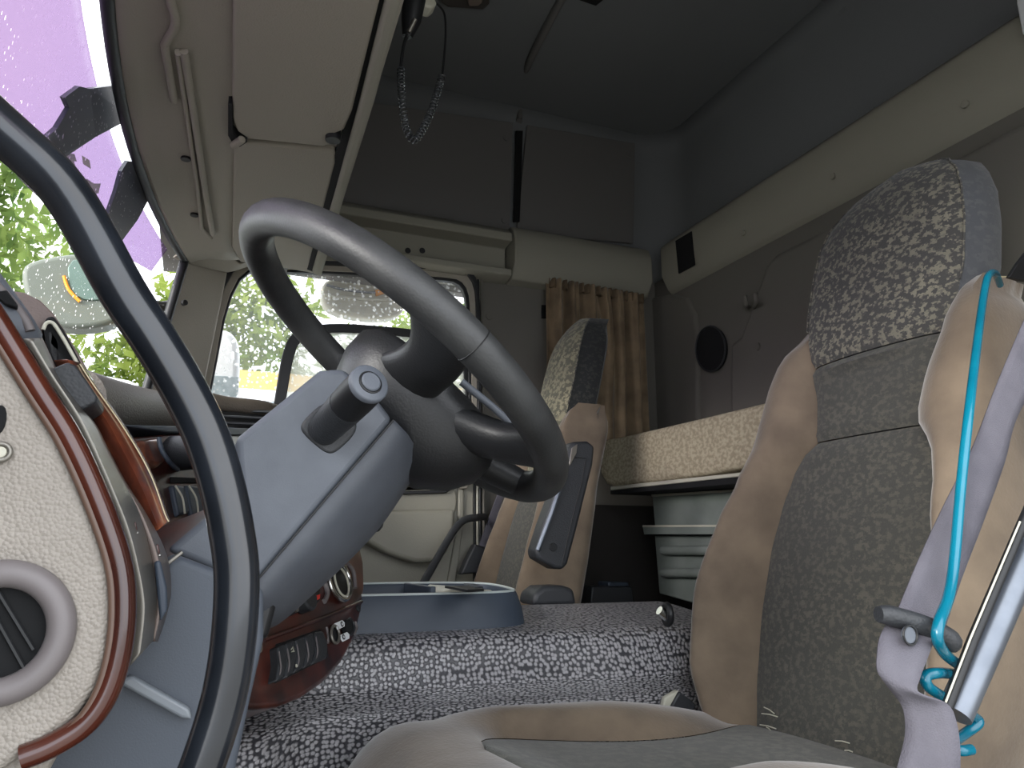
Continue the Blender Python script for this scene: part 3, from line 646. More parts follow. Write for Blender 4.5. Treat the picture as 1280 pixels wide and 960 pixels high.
tube('shroud_seam', curveY(cY(low0[:-1], .799), 4), .0010, BLACK, sc_, n=6)
0 and plate('shroud_end', PY(.82), [(318, 722), (330, 716), (360, 760), (332, 784), (320, 780)], .15, SHROUD, sc_, bevel=.006)
plate('shroud_foot', PY(.83), [(240, 660), (330, 700), (345, 760), (335, 800), (300, 800), (230, 760)], .14, BLACK, sc_, bevel=.006)
plate('boot_plate', ps8, [(402, 503), (424, 500), (442, 515), (448, 534), (440, 548), (425, 562), (415, 568), (404, 565), (382, 546), (375, 536), (378, 526)], .01, SOFTB, sc_, off=.0015, bevel=.003, seg=3, ch=2)
st = thing('indicator_stalk', (.13, .77, .1), 'black stalk with round end button on the column side', 'stalk')
a_, b_ = Q(404, 538, .80), Q(463, 478, .70); ax_ = (b_-a_)
def lp(t): return a_+ax_*t
tube('stem', [lp(0), lp(.2), lp(.55)], [.0165, .0175, .0192], SOFTB, st, n=28)
tube('grip', [lp(.56), lp(.75), lp(.94)], [.0190, .0194, .0190], BLACK, st, n=28)
tube('end_collar', [lp(.94), lp(.985), lp(1.0)], [.0194, .0194, .0176], SHROUD, st, n=28)
cyl('end_button', lp(1.0), lp(1.03), .0098, SHROUD, st, n=24)
torus('button_ring', lp(1.0), ax_, .0108, .0012, BLACK, st, N=24, n=6)
tube('grip_mark', [lp(.66)+V((.004, -.0185, -.006)), lp(.80)+V((.004, -.0185, -.006))], .0006, CREAM, st, n=5)
ig = thing('ignition_switch', (.22, .99, -.02), 'black ignition lock below the steering column by the far door', 'lock')
tube('barrel', [Q(440, 664, .99), Q(460, 656, .96), Q(469, 653, .95)], [.012, .012, .012], BLACK, ig, n=14)
plate('key_head', PY(.95), [(462, 640), (476, 643), (481, 651), (479, 661), (470, 664), (462, 660)], .022, SOFTB, ig, bevel=.004, seg=3)
plate('key_ring', PY(.945), [(453, 655), (462, 645), (467, 646), (464, 657), (457, 660)], .006, CHROME, ig, bevel=.002)
tube('lever', [Q(440, 668, .98), Q(458, 664, .97)], .004, BLACK, ig, n=8)

# ------------------------------------------------------------------ steering wheel
WC = V((.2215, .907, .2266)); WN = V((.627, -.059, .777)).normalized()
E2 = (V((0, 1, 0))-WN*WN.y).normalized(); E1 = E2.cross(WN)*1.0
if E1.x > 0: E1 = -E1
def W(a, r, h=0):
    t = math.radians(a); return WC+(E1*math.cos(t)+E2*math.sin(t))*r+WN*h
sw = thing('steering_wheel', WC-WN*.11, 'worn black leather steering wheel with four spokes', 'steering wheel')
tube('rim', [W(i*5, .23) for i in range(72)], .0205, LEATH, sw, n=20, closed=True)
# boss: stacked rounded sections from the pad down to the column
def boss(h, ra, rb, cx, pw=2.6, cy=0):
    L_ = []
    for i in range(36):
        t = 2*math.pi*i/36; c, s_ = math.cos(t), math.sin(t)
        L_.append(WC+E1*(cx+ra*math.copysign(abs(c)**(2/pw), c))+E2*(cy+rb*math.copysign(abs(s_)**(2/pw), s_))+WN*h)
    return L_
grid('hub', [boss(.008, .04, .06, -.02), boss(.004, .095, .080, -.042), boss(-.006, .110, .090, -.048), boss(-.03, .114, .092, -.052), boss(-.055, .108, .086, -.055),
             boss(-.078, .092, .074, -.055), boss(-.10, .068, .058, -.050), boss(-.112, .03, .03, -.046)], HUBL, sw, closed=True, caps=True)
def spoke(name, a0, r0, h0, a1, w0, w1, t0=.018, t1=.015, h1=0):
    p0 = W(a0, r0, h0); p2 = W(a1, .226, h1); p1 = W((a0+a1)/2, (r0+.226)/2+.01, h0*.45+h1*.3)
    ps_ = cat([p0, p1, p2], 6); rows = []
    for i, p in enumerate(ps_):
        u = i/(len(ps_)-1); T = (ps_[min(i+1, len(ps_)-1)]-ps_[max(i-1, 0)]).normalized(); sd_ = WN.cross(T).normalized(); N_ = T.cross(sd_)
        w_ = w0+(w1-w0)*(u**.8); w_ *= (1-.32*math.sin(math.pi*u)); th = t0+(t1-t0)*u
        rows.append([p+sd_*math.cos(2*math.pi*j/16)*w_+N_*math.sin(2*math.pi*j/16)*th for j in range(16)])
    return grid(name, rows, HUBL, sw, closed=True, caps=True)
spoke('spoke', 256, .05, -.03, 271, .046, .050)
spoke('spoke', 208, .09, -.030, 220, .052, .034, .026, .018)
spoke('spoke', 172, .09, -.035, 172, .046, .030, .024, .017)
spoke('spoke', 88, .06, -.03, 88, .062, .046)
tube('pad_edge', [W(240, .120, .004), W(226, .150, .006), W(219, .172, .006)], .0045, SHROUD, sw, smooth_n=4, n=8)
for ang in (262,): 
    torus('rim_stitching', W(ang, .23), (E1*-math.sin(math.radians(ang))+E2*math.cos(math.radians(ang))), .0205, .0007, BLACK, sw, N=24, n=5)

# ------------------------------------------------------------------ grab handle by the driver's doorway
gh = thing('grab_handle', (-.1, .5, -.72), 'long glossy black grab handle curving down past the dashboard', 'handle')
gp = [(-300, -130), (-120, 50), (0, 160), (82, 240), (152, 362), (190, 420), (226, 480), (256, 540), (276, 600), (289, 660), (296, 720), (292, 800), (279, 875), (252, 960), (215, 1050), (150, 1180)]
tube('tube', [Q(a, b, .50) for a, b in gp]+[V((-.16, .50, -.72))], [.0152, .0142, .0136, .0134, .0130, .0126, .0124], HANDLE, gh, n=20, smooth_n=6)

# ------------------------------------------------------------------ engine cover and what stands on it
def ecz(x):
    """cross-section of the moulded mat over the engine at x: list of (y, z) from the far edge to the floor"""
    k = 1/(1+math.exp((x-.33)/.018))           # forward part bulges towards the driver
    e = math.exp(-((x-.72)/.10)**2)              # rounded swell by the seat
    k2 = 1/(1+math.exp((x-.13)/.016))
    P = [(1.62, -.75), (1.55, -.17), (1.52, -.115), (1.48, -.106), (1.36, -.118), (1.28, -.128), (1.245, -.136), (1.232-.01*e, -.150), (1.226-.02*e, -.175), (1.222-.02*e-.012*(1-k), -.205)]
    P += [(1.205-.01*k-k2*.05-.02*e, -.225), (1.200-.012*k-.085*k2-.02*e, -.234), (1.198-.010*k-.115*k2-.02*e, -.258), (1.196-.006*k-.135*k2-.02*e, -.30), (1.195-.15*k2-.01*e, -.36), (1.195-.16*k2, -.45), (1.195-.18*k2, -.60), (1.195-.20*k2, -.75)]
    if x > .9: pass
    return P
rows = []
xs = [-.26+.032*i for i in range(10)]+[.06+.02*i for i in range(46)]
for x in xs:
    sec = cat([V((x, y, z)) for y, z in ecz(x)], 3)
    rows.append(sec)
ec = mesh('engine_cover', *(lambda R: ([q for r in R for q in r], [[i*len(R[0])+j, i*len(R[0])+j+1, (i+1)*len(R[0])+j+1, (i+1)*len(R[0])+j] for i in range(len(R)-1) for j in range(len(R[0])-1)]+[[j for j in range(len(R[0]))], [(len(R)-1)*len(R[0])+j for j in range(len(R[0]))]]))(rows), PEB)
uvl = ec.data.uv_layers.new(name='UVMap'); nsec = len(rows[0])
arc = [0]
for a, b in zip(rows[10], rows[10][1:]): arc.append(arc[-1]+(b-a).length)
for lp_ in ec.data.loops: uvl.data[lp_.index].uv = (xs[lp_.vertex_index//nsec], arc[lp_.vertex_index % nsec])
tag(ec, 'grey pebbled vinyl engine cover running between the two seats', 'engine cover')

tb = thing('storage_tray', (.35, 1.4, -.13), 'slate blue open storage tray on top of the engine cover', 'tray')
def trow(z_off, inset, front_y=1.29):
    # plan of the tray: rounded at the rear right, open run to the console at the front
    pts = [(.24, front_y+inset), (.40, front_y+inset), (.505-inset, front_y+inset+.004), (.545-inset, front_y+.022+inset*.5), (.560-inset, front_y+.05), (.560-inset, front_y+.13), (.545-inset, front_y+.175), (.50-inset, front_y+.20-inset), (.40, front_y+.21-inset), (.24, front_y+.21-inset)]
    return pts
def T3(pts, zf): return [V((x, y, zf(x, y))) for x, y in pts]
zb = lambda x, y: -.142+ (y-1.29)*.13
zt = lambda x, y: -.071+(y-1.29)*.055
A0 = [V((p.x-.0, p.y, 0)) for p in chai([V((x, y, 0)) for x, y in trow(0, 0)], 2, False)]
def lay(inset, zf, grow=0):
    return [V((p.x+grow*(1 if p.x > .45 else 0), p.y-(grow if p.y < 1.35 else 0), zf(p.x, p.y))) for p in chai([V((x, y, 0)) for x, y in trow(0, inset)], 2, False)]
grid('wall', [lay(0, zb, .012), lay(0, lambda x, y: -.10+(y-1.29)*.09, .006), lay(0, lambda x, y: zt(x, y)-.006), lay(.003, zt), lay(.009, zt), lay(.012, lambda x, y: zt(x, y)-.005), lay(.016, lambda x, y: zb(x, y)+.015)], TUB, tb)
tube('rim_bead', [p+V((0, 0, .001)) for p in lay(.006, zt)], .0026, mat('pale tray bead', (176, 184, 182), .3), tb, n=8)
box('base', (.24, 1.305, -.136), (.545, 1.485, -.120), TUB, tb, bevel=.004)
box('divider', (.385, 1.31, -.12), (.395, 1.49, -.058), TUB, tb, bevel=.002)
ci = thing('card_holder', (.46, 1.38, -.11), 'cream plastic insert lying in the rear of the storage tray', 'insert')
extr('holder_body', [(.405, -.11), (.41, -.068), (.425, -.060), (.50, -.066), (.53, -.082), (.53, -.11)], 'y', 1.32, 1.455, CREAM, ci, bevel=.004)
plate('dark_card', Pl((.47, 1.4, -.061), (.05, 0, 1)), [(556, 732), (586, 732), (605, 736), (585, 737)], .004, BLACK, ci, off=.002, bevel=.0005)
plate('dark_card', Pl((.47, 1.4, -.061), (.05, 0, 1)), [(580, 729), (592, 729), (604, 733), (594, 734)], .004, TUB, ci, off=.003, bevel=.0005)

# ------------------------------------------------------------------ seats
def bprof(tab, z):
    for (a, va), (b, vb) in zip(tab, tab[1:]):
        if a <= z <= b:
            t = (z-a)/(b-a); t = t*t*(3-2*t)*.6+t*.4
            return va+(vb-va)*t
    return tab[0][1] if z < tab[0][0] else tab[-1][1]
BH = [(-.36, .150), (-.28, .168), (-.20, .182), (-.10, .190), (0, .186), (.07, .172), (.13, .152), (.165, .130), (.18, .112), (.20, .107), (.25, .113), (.32, .136), (.38, .154), (.43, .160), (.50, .158), (.56, .150), (.60, .136), (.635, .110), (.655, .080), (.668, .040)]
WO = [(-.36, .19), (-.30, .225), (-.24, .250), (-.16, .266), (-.08, .268), (0, .258), (.06, .246), (.125, .236), (.18, .228), (.225, .224), (.27, .221), (.32, .214), (.36, .200), (.39, .180)]
PR = [(-.36, .03), (-.28, .060), (-.18, .095), (-.05, .105), (.05, .090), (.12, .070), (.20, .052), (.28, .040), (.34, .026), (.39, .006)]
def plx(z): return .93+.25*z
def make_seat(CX, CY, dz, label, group, belt_side, head, passenger=False):
    st_ = thing('suspension_seat', (CX+.5, CY, -.74), label, 'seat', group)
    ws_ = .64 if passenger else 1
    def P(x, dy, z): return V((CX+x, CY+dy*ws_, z+dz))
    # central column: lower panel, neck, headrest, with real stitched seams between them
    def section(z, cut=0):
        b = bprof(BH, z); top = max(0, z-.56)/.11
        back = .10-.05*top*top; fr = plx(z)+.010*top+.035*top**3
        fr += cut
        crown = .010 if z < .18 else .016 if z > .30 else .006
        L_ = []
        for i in range(13):
            s = -1+i/6; L_.append(P(fr-crown*(1-s*s)+ (0.006 if abs(s) == 1 else 0), s*b, z))
        r_ = min(.03, b*.4)
        right_ = [P(fr+.012+.02, b+.010, z), P(fr+.06, b+.014, z), P(fr+back-.02, b+.006, z)]
        left_ = [P(fr+back-.02, -b-.006, z), P(fr+.06, -b-.014, z), P(fr+.012+.02, -b-.010, z)]
        mid = [P(fr+back+.01, b*.5, z), P(fr+back+.012, 0, z), P(fr+back+.01, -b*.5, z)]
        return L_, [L_[-1]]+right_, right_[-1:]+mid+left_[:1], left_+[L_[0]]
    def zs(a, b, n): return [a+(b-a)*i/n for i in range(n+1)]
    def col(name, a, b, n, m, seams=(1, 1)):
        rows = []
        Z = zs(a, b, n)
        for i, z in enumerate(Z):
            c = 0
            if seams[0] and i == 0: c = .007
            if seams[1] and i == n: c = .007
            rows.append(section(z, c)[0])
        return grid(name, rows, m, st_)
    col('back_panel', -.36, .182, 30, FABB)
    col('neck_panel', .184, .322, 12, FABB if not passenger else FABP)
    hr = col('headrest', .324, .668, 26, head, (1, 0))
    Z = zs(-.36, .668, 50)
    grid('back_shell', [section(z)[2] for z in Z], FABS, st_)
    for k in (1, 3): grid('head_side', [section(z)[k] for z in zs(.15, .668, 30)], FABS if not passenger else FABD, hr)
    top = section(.668); ring = top[0]+top[1][1:]+top[2][1:]+top[3][1:-1]
    mesh('crown', ring+[P(plx(.668)+.07, 0, .676)], [[i, (i+1) % len(ring), len(ring)] for i in range(len(ring))], FABS, hr)
    for sgn in (-1, 1):
        tube('head_piping', [P(plx(z)+(.010*(max(0, z-.56)/.11)+.035*(max(0, z-.56)/.11)**3)+.004, sgn*(bprof(BH, z)+.001), z) for z in zs(.40, .665, 20)], .0016, FABH, hr, n=6)
    # side bolsters
    for sgn in (-1, 1):
        rows = []
        for z in zs(-.36, .405, 34):
            zz = min(z, .39); b = bprof(BH, zz)-.004; w_ = bprof(WO, zz); p = bprof(PR, zz)*(.45 if passenger else 1); f = plx(z)
            dpt = .13
            if z > .33:
                u = (z-.33)/.075; w_ -= .014*u**3; p -= .012*u*u; f += .022*u**3; dpt -= (.045 if passenger else .02)*u*u
            if w_ < b+.03: w_ = b+.03
            wd = w_-b
            sec = [(f+.008, b), (f-p*.55, b+wd*.20), (f-p*.92, b+wd*.42), (f-p, b+wd*.62), (f-p*.82, b+wd*.84), (f-p*.40, b+wd*.97), (f+.02, w_), (f+.07, w_-.004), (f+dpt-.02, w_-.012), (f+dpt, b+wd*.5), (f+dpt-.01, b)]
            rows.append([P(x, sgn*y, z) for x, y in [(q.x, q.y) for q in cat([V((x, y, 0)) for x, y in sec], 3)]])
        grid('side_bolster', rows, SUEDE, st_, closed=True, caps=True)
    # cushion: centre and three bolsters swept front to back
    ct = .010+dz if not passenger else .13+dz
    def CP(x, dy, z): return V((CX+x, CY+dy*ws_, z+ct))
    def crow(x):
        u = (x-.20)/.64
        hw = .275*(1-max(0, (.30-x)/.11)**2*.32)
        dipz = -.262-.020*u
        zt_ = -.234 if x > .30 else -.234-.055*((.30-x)/.10)**2.0
        if x > .60: zt_ -= .045*((x-.60)/.25)**1.5
        bi = .095 + .020*math.sin(min(1, u*1.3)*math.pi) if x > .34 else .0
        return hw, dipz, zt_
    rowsC, rowsL, rowsR = [], [], []
    for i in range(33):
        x = .195+.66*i/32; hw, dp, zt_ = crow(x)
        if x < .44: bw = .10
        else: bw = .10+.06*math.sin((x-.44)/.4*math.pi)
        b = max(.0, hw-bw)
        q_ = min(1, max(0, (x-.345)/.09)); b = b*math.sqrt(q_)
        zc = zt_-.004+(dp-zt_+.004)*q_**.8
        R_, L_ = [], []
        base = -.36
        rr_ = [(b, zc+.001), (b+(hw-b)*.25, zt_-.006+(0 if b > .02 else .004)), (b+(hw-b)*.5, zt_), (b+(hw-b)*.75, zt_-.008), (hw-.005, zt_-.035), (hw, zt_-.07), (hw-.01, base)]
        if b < .002: rr_[0] = (b, zt_-.003)
        cc_ = cat([V((0, y, z)) for y, z in rr_], 4)
        rowsR.append([CP(x, q.y, q.z) for q in cc_]); rowsL.append([CP(x, -q.y, q.z) for q in cc_])
        if x > .33: rowsC.append([CP(x, max(b, .001)*s, zc+.006*(1-s*s)) for s in [-1+j/6 for j in range(13)]])
    grid('cushion_panel', rowsC, FABC, st_)
    fr = lambda R: [[CP(.195+.012, (q-V((CX, CY, ct))).y, (q-V((CX, CY, ct))).z) for q in R[0]]]
    for R in (rowsL, rowsR):
        # rolled front edge
        f0 = R[0]; front = []
        for d, dzz in ((-.012, -.012), (-.018, -.03), (-.016, -.06)):
            front.insert(0, [V((q.x+d, CY+(q.y-CY)*.97, q.z+dzz*(1 if q.z-ct > -.34 else 0))) for q in f0])
        grid('cushion_bolster', front+R, SUEDE, st_)
    grid('cushion_front', [[CP(.18, s*.19, -.30) for s in [-1+j/6 for j in range(13)]], [CP(.19, s*.18, -.40) for s in [-1+j/6 for j in range(13)]]], SUEDE, st_, solid=.01)
    box('seat_pan', (CX+.24, CY-.24*ws_, -.40+ct), (CX+.86, CY+.24*ws_, -.36+ct), SOFTB, st_)
    box('pedestal', (CX+.32, CY-.18, -.75), (CX+.78, CY+.18, -.39+ct), BLACK, st_)
    return st_, P, CP
seat, SP, CPd = make_seat(0, .912, 0, 'driver seat beside the open doorway with dark woven back and tan bolsters', None, -1, FABH)
psb = Pl((.93, 0, 0), (-1, 0, .25))
for a in ((955, 884, 968, 892), (952, 892, 972, 896), (950, 906, 970, 911), (958, 909, 964, 914), (1044, 926, 1062, 929), (1036, 941, 1050, 943), (1056, 938, 1066, 940)):
    tube('frayed_thread', [psb.at(a[0], a[1], .012), psb.at((a[0]+a[2])/2, (a[1]+a[3])/2-1, .015), psb.at(a[2], a[3], .012)], .0009, CREAM, seat, n=5)
# recliner knob and belt buckle on the far side of the driver seat
tube('recliner_knob', [Q(834, 770, 1.20), Q(824, 763, 1.20)], [.010, .008], CHROME, seat, n=14)
torus('knob_collar', Q(834, 768, 1.20), (1, -.2, 0), .016, .006, BLACK, seat, N=20, n=8)
plate('buckle_stem', PY(1.16), [(829, 884), (832, 872), (848, 863), (856, 870), (845, 890)], .012, CREAM, seat, bevel=.002)
plate('buckle', PY(1.155), [(838, 886), (850, 864), (870, 880), (866, 898)], .03, SOFTB, seat, bevel=.003)

ps_, PPx, CPx = make_seat(-.165, 1.845, -.03, 'passenger seat by the far door with black folded armrest', None, 1, FABP, True)
ay = 1.50
pl_a = PY(1.545)
ar = plate('armrest', pl_a, [(712, 560), (716, 552), (735, 551), (744, 558), (742, 580), (722, 660), (710, 705), (704, 712), (694, 711), (672, 698), (669, 690), (680, 655), (700, 600)], .05, SOFTB, ps_, bevel=.008, seg=4)
tube('armrest_seam', [pl_a.at(*a, .001) for a in ((713, 571), (732, 573), (728, 600), (715, 650), (702, 708))], .0012, BLACK, ar, n=6)
tube('armrest_edge', [pl_a.at(*a, .001) for a in ((706, 590), (690, 640), (672, 688))], .006, STEEL, ar, n=8)
disc('pivot', pl_a, 692, 684, .009, .006, BLACK, ar, off=.003, n=16)
plate('armrest_latch', pl_a, [(715, 560), (722, 555), (721, 566), (714, 580), (711, 583)], .006, PEWTER, ar, off=.003, bevel=.001)
plate('hip_cover', PY(1.50), [(666, 757), (668, 742), (680, 733), (705, 732), (718, 736), (722, 757)], .08, SOFTB, ps_, bevel=.01, seg=4)
bk = thing('seat_buckle', (.56, 1.52, -.12), 'black belt buckle with red button behind the storage tray', 'buckle')
plate('body', PY(1.53), [(633, 744), (641, 744), (648, 758), (634, 760)], .02, SOFTB, bk, bevel=.003)
plate('button', PY(1.525), [(633, 746), (639, 743), (641, 746), (635, 750)], .008, RED, bk, bevel=.001)
pb_ = thing('passenger_belt', (.6, 2.1, 0), 'grey seat belt with black buckle cover left of the passenger seat', 'seat belt')
plate('webbing', PY(2.04), [(627, 604), (635, 606), (628, 625), (608, 690), (596, 690), (603, 670)], .004, BELT, pb_, bevel=0)
plate('cover', PY(2.03), [(594, 680), (607, 684), (610, 700), (605, 716), (576, 718), (584, 700)], .035, SOFTB, pb_, bevel=.005, seg=3)
gb = thing('door_grab_bar', (.55, 1.97, -.1), 'black bent grab bar in front of the far door panel', 'grab bar')
tube('bar', [Q(606, 646, 2.08), Q(596, 647, 2.0), Q(583, 649, 1.98), Q(573, 656, 1.97), Q(560, 675, 1.95), Q(533, 722, 1.90), Q(520, 745, 1.88)], .010, SOFTB, gb, smooth_n=5)

# ------------------------------------------------------------------ sleeper: bunk, rail, cabinet, curtain, speaker, hook
bx = 1.112; pbx = PX(bx)
bm_ = [(749, 556), (757, 549), (775, 546), (860, 526), (950, 504), (1010, 490), (1010, 574), (940, 583), (880, 594), (820, 602), (766, 609), (757, 606), (749, 592)]
bunk = plate('bunk_mattress', pbx, bm_, .27, MATT, None, bevel=.014, seg=4)
tag(bunk, 'pale patterned bunk mattress across the back of the cab', 'mattress')
br = thing('bunk_rail', (1.12, 1.7, .14), 'thin light metal rail under the bunk mattress', 'rail')
plate('rail', PX(1.10), [(763, 608), (940, 589), (1010, 581), (1010, 586), (940, 594), (763, 613)], .30, CREAM, br, bevel=.002)
plate('dark_lip', PX(1.105), [(763, 613), (1010, 586), (1010, 596), (930, 604), (763, 618)], .28, VOID, br, bevel=.001)
cb = thing('under_bunk_cabinet', (1.22, 1.6, -.3), 'grey metal cabinet with two roller handles under the bunk', 'cabinet')
plate('upper_body', PX(1.20), [(815, 619), (960, 611), (960, 665), (819, 665)], .17, CAB, cb, bevel=.003)
plate('top_edge', PX(1.197), [(814, 618), (960, 609), (960, 612), (814, 621)], .01, CREAM, cb, bevel=.0008)
plate('shelf_flange', PX(1.17), [(803, 657), (960, 656), (960, 668), (805, 668)], .18, CAB, cb, bevel=.001)
plate('flange_edge', PX(1.168), [(803, 656.5), (960, 655.5), (960, 658.5), (803, 659)], .004, CREAM, cb, bevel=.0005)
plate('lower_body', PX(1.20), [(818, 669), (960, 669), (960, 780), (824, 742)], .17, CAB, cb, bevel=.003)
for y in (688, 716):
    tube('roller_handle', [PX(1.185).at(829, y), PX(1.185).at(960, y)], .012, CREAM if 0 else CAB, cb, n=16)
for (x0, y0) in ((758, 0),):
    b2 = thing('floor_bracket', (1.2, 2.0, -.1), 'small black bracket box beyond the engine cover under the bunk', 'bracket')
    plate('base', PY(1.9), [(740, 733), (790, 733), (793, 765), (738, 765)], .08, SOFTB, b2, bevel=.004)
    plate('top', PY(1.92), [(760, 727), (786, 728), (787, 738), (760, 738)], .06, TUB, b2, bevel=.004)
dk = S(box('wall_rear_lower', (1.375, 1.0, -.70), (1.397, 2.12, .16), CARPET, bevel=0))
dk2 = S(box('wall_right_lower', (.95, 2.08, -.70), (1.372, 2.10, .14), CARPET, bevel=0))

cu = thing('side_curtain', (1.14, 2.08, .30), 'brown pleated curtain gathered beside the passenger headrest', 'curtain')
rows = []
NX = 150
for j in range(30):
    v = j/29; row = []
    for i in range(NX):
        u = i/(NX-1)
        x = .968+.352*u
        fold = math.sin(u*2*math.pi*6.5+.6*math.sin(u*9))*(.016+.010*v) + .007*math.sin(u*2*math.pi*15+2)*(1-v*.6)
        mid = math.exp(-((u-.50-.10*v)/.16)**2)
        fold = fold*(1-.85*mid*min(1, v*3))-.016*mid*v
        sw_ = .03*math.sin(v*5)*mid
        y = 2.075+fold*1.25
        z = .838-.012*u-.50*v-.015*math.sin(u*14)*v*v
        row.append(V((x+sw_*.4, y, z)))
    rows.append(row)
grid('cloth', rows, CURT, cu, solid=.002)
hd_ = [[V((.975+.34*u, 2.072+.010*math.sin(u*2*math.pi*17), .842-.012*u-.03*t)) for u in [i/120 for i in range(121)]] for t in (0, .5, 1)]
grid('heading', hd_, mat('curtain heading', (104, 88, 68), .9), cu, solid=.003)
cr = tube('curtain_rail', [V((.70, 2.095, .826)), V((.96, 2.09, .845)), V((1.34, 2.09, .832))], .006, PEWTER, None); tag(cr, 'thin metal curtain rail along the ledge over the far door', 'rail')


sp = thing('speaker', (1.385, 1.95, .55), 'dark oval speaker grille set in the rear wall', 'speaker')
PS = PX(1.388)
pts = [(888+18*math.cos(t*math.pi/16), 436+28*math.sin(t*math.pi/16)) for t in range(32)]
plate('grille', PS, pts, .012, VOID, sp, bevel=.002)
tube('surround', [PS.at(888+18.5*math.cos(t*math.pi/16), 436+28.5*math.sin(t*math.pi/16), .002) for t in range(32)], .0025, SOFTB, sp, n=8, closed=True)
hk = thing('coat_hook', (1.385, 1.78, .70), 'small grey double coat hook on the rear wall', 'hook')
plate('plate', PX(1.385), [(930, 377), (934, 372), (943, 366), (946, 368), (945, 382), (940, 389), (934, 387), (932, 382)], .01, WALL, hk, bevel=.002, seg=3)
tube('prong', [PX(1.38).at(936, 384), PX(1.355).at(933, 380), PX(1.35).at(931, 370)], .006, WALL, hk, smooth_n=4, n=8)
tube('prong', [PX(1.38).at(942, 384), PX(1.355).at(945, 378), PX(1.35).at(944, 367)], .006, WALL, hk, smooth_n=4, n=8)
for a in (935, 939): disc('screw', PX(1.383), a, 384, .002, .003, BLACK, hk, n=8)

# ------------------------------------------------------------------ radio handset on its coiled lead, roof lamp
mc = thing('radio_handset', (.30, 1.18, .85), 'black radio handset clipped above the rail with coiled lead hanging down', 'handset')
plate('clip', PY(1.17), [(514, -12), (540, -8), (547, 4), (540, 10), (524, 5), (512, 3)], .03, CREAM, mc, bevel=.004)
tube('body', [Q(518, -6, 1.17), Q(514, 25, 1.175), Q(509, 46, 1.18)], [.022, .018, .009], BLACK, mc, n=14)
tube('key_bar', [Q(519, 24, 1.155), Q(511, 40, 1.165)], .004, PEWTER, mc, n=8)
tube('lead', [Q(508, 46, 1.18), Q(504, 60, 1.18), Q(501, 84, 1.18)], .0030, BLACK, mc, smooth_n=4, n=8)
tube('lead', [Q(543, 2, 1.20), Q(555, 16, 1.20), Q(557, 45, 1.20), Q(553, 94, 1.20)], .0022, BLACK, mc, smooth_n=6, n=8)
path = cat([Q(501, 84, 1.18), Q(502, 115, 1.18), Q(505, 148, 1.19), Q(511, 168, 1.19), Q(518, 175, 1.20), Q(526, 166, 1.20), Q(538, 142, 1.20), Q(546, 118, 1.20), Q(553, 94, 1.20)], 60)
cum = [0]
for a, b in zip(path, path[1:]): cum.append(cum[-1]+(b-a).length)
L = cum[-1]; TURN = 44; M = TURN*10; hel = []; k = 0; N0 = None
for i in range(M+1):
    s = L*i/M
    while k < len(cum)-2 and cum[k+1] < s: k += 1
    t = (s-cum[k])/max(1e-9, cum[k+1]-cum[k]); p = path[k].lerp(path[k+1], t); T = (path[k+1]-path[k]).normalized()
    ref = V((0, 1, 0)); n1 = (ref-T*ref.dot(T)).normalized(); n2 = T.cross(n1)
    a = i/M*TURN*2*math.pi; hel.append(p+(n1*math.cos(a)+n2*math.sin(a))*.0058)
tube('coiled_lead', hel, .0017, mat('coiled lead plastic', (60, 62, 64), .25), mc, n=7)
rl = thing('roof_lamp', (.62, 1.55, 1.40), 'low round roof lamp at the top edge above the coiled lead', 'lamp')
prl = PZ(1.46)
plate('housing', prl, [(550, -20), (610, -22), (612, 6), (604, 13), (560, 10), (550, 4)], .03, mat('lamp housing', (70, 66, 62), .5), rl, bevel=.006, seg=3)
plate('lens', prl, [(583, -6), (602, -8), (603, 4), (598, 8), (586, 8)], .01, mat('lamp lens', (122, 108, 98), .4), rl, off=.012, bevel=.003)

# ------------------------------------------------------------------ driver belt, pole, teal hose
sb = thing('driver_seat_belt', (.7, .5, -.2), 'light grey seat belt hanging beside the driver seat with black guide', 'seat belt')
def web(name, L_, R_, n=8): 
    a = curveY(L_, n); b = curveY(R_, n)
    rows = [[p.lerp(q, t)+ray(0, 0)*0 for t in (0, .25, .5, .75, 1)] for p, q in zip(a, b)]
    return grid(name, rows, BELT, sb, solid=.0014)
web('webbing', [(1400, 150, .52), (1330, 290, .51), (1280, 400, .50), (1246, 480, .495), (1215, 560, .49), (1178, 635, .48), (1150, 695, .47), (1121, 765, .46), (1114, 785, .458)],
    [(1440, 230, .50), (1370, 350, .50), (1310, 455, .49), (1272, 520, .485), (1255, 580, .48), (1228, 655, .47), (1203, 720, .46), (1180, 788, .45), (1172, 806, .45)])
web('webbing', [(1113, 772, .452), (1100, 795, .445), (1096, 820, .44), (1097, 840, .438), (1110, 858, .437), (1126, 880, .436), (1131, 900, .435), (1130, 925, .435), (1120, 965, .435), (1112, 1010, .44)],
    [(1176, 790, .44), (1166, 806, .432), (1158, 826, .428), (1150, 848, .425), (1149, 866, .42), (1184, 880, .415), (1195, 900, .412), (1200, 930, .41), (1200, 965, .41), (1196, 1010, .415)])
grid('webbing', [[Q(1400, 150, .52), Q(1440, 230, .50)], [V((1.06, .10, .74)), V((1.09, .10, .70))]], BELT, sb, solid=.0014)
tube('belt_guide', [Q(1098, 768, .445), Q(1115, 770, .443), Q(1160, 784, .438), Q(1188, 800, .436), Q(1186, 806, .44)], [.0060, .0075, .0078, .0078, .0065], SOFTB, sb, n=12, smooth_n=5)
disc('belt_stud', PY(.432), 1138, 794, .0065, .003, SHROUD, sb, n=20, bevel=.001)
torus('stud_rim', PY(.4315).at(1138, 794), (0, -1, 0), .0068, .0009, BLACK, sb, N=20, n=6)
po = thing('door_strut', (.5, .38, -.2), 'slanting silvery black strut at the right in front of the driver seat', 'strut')
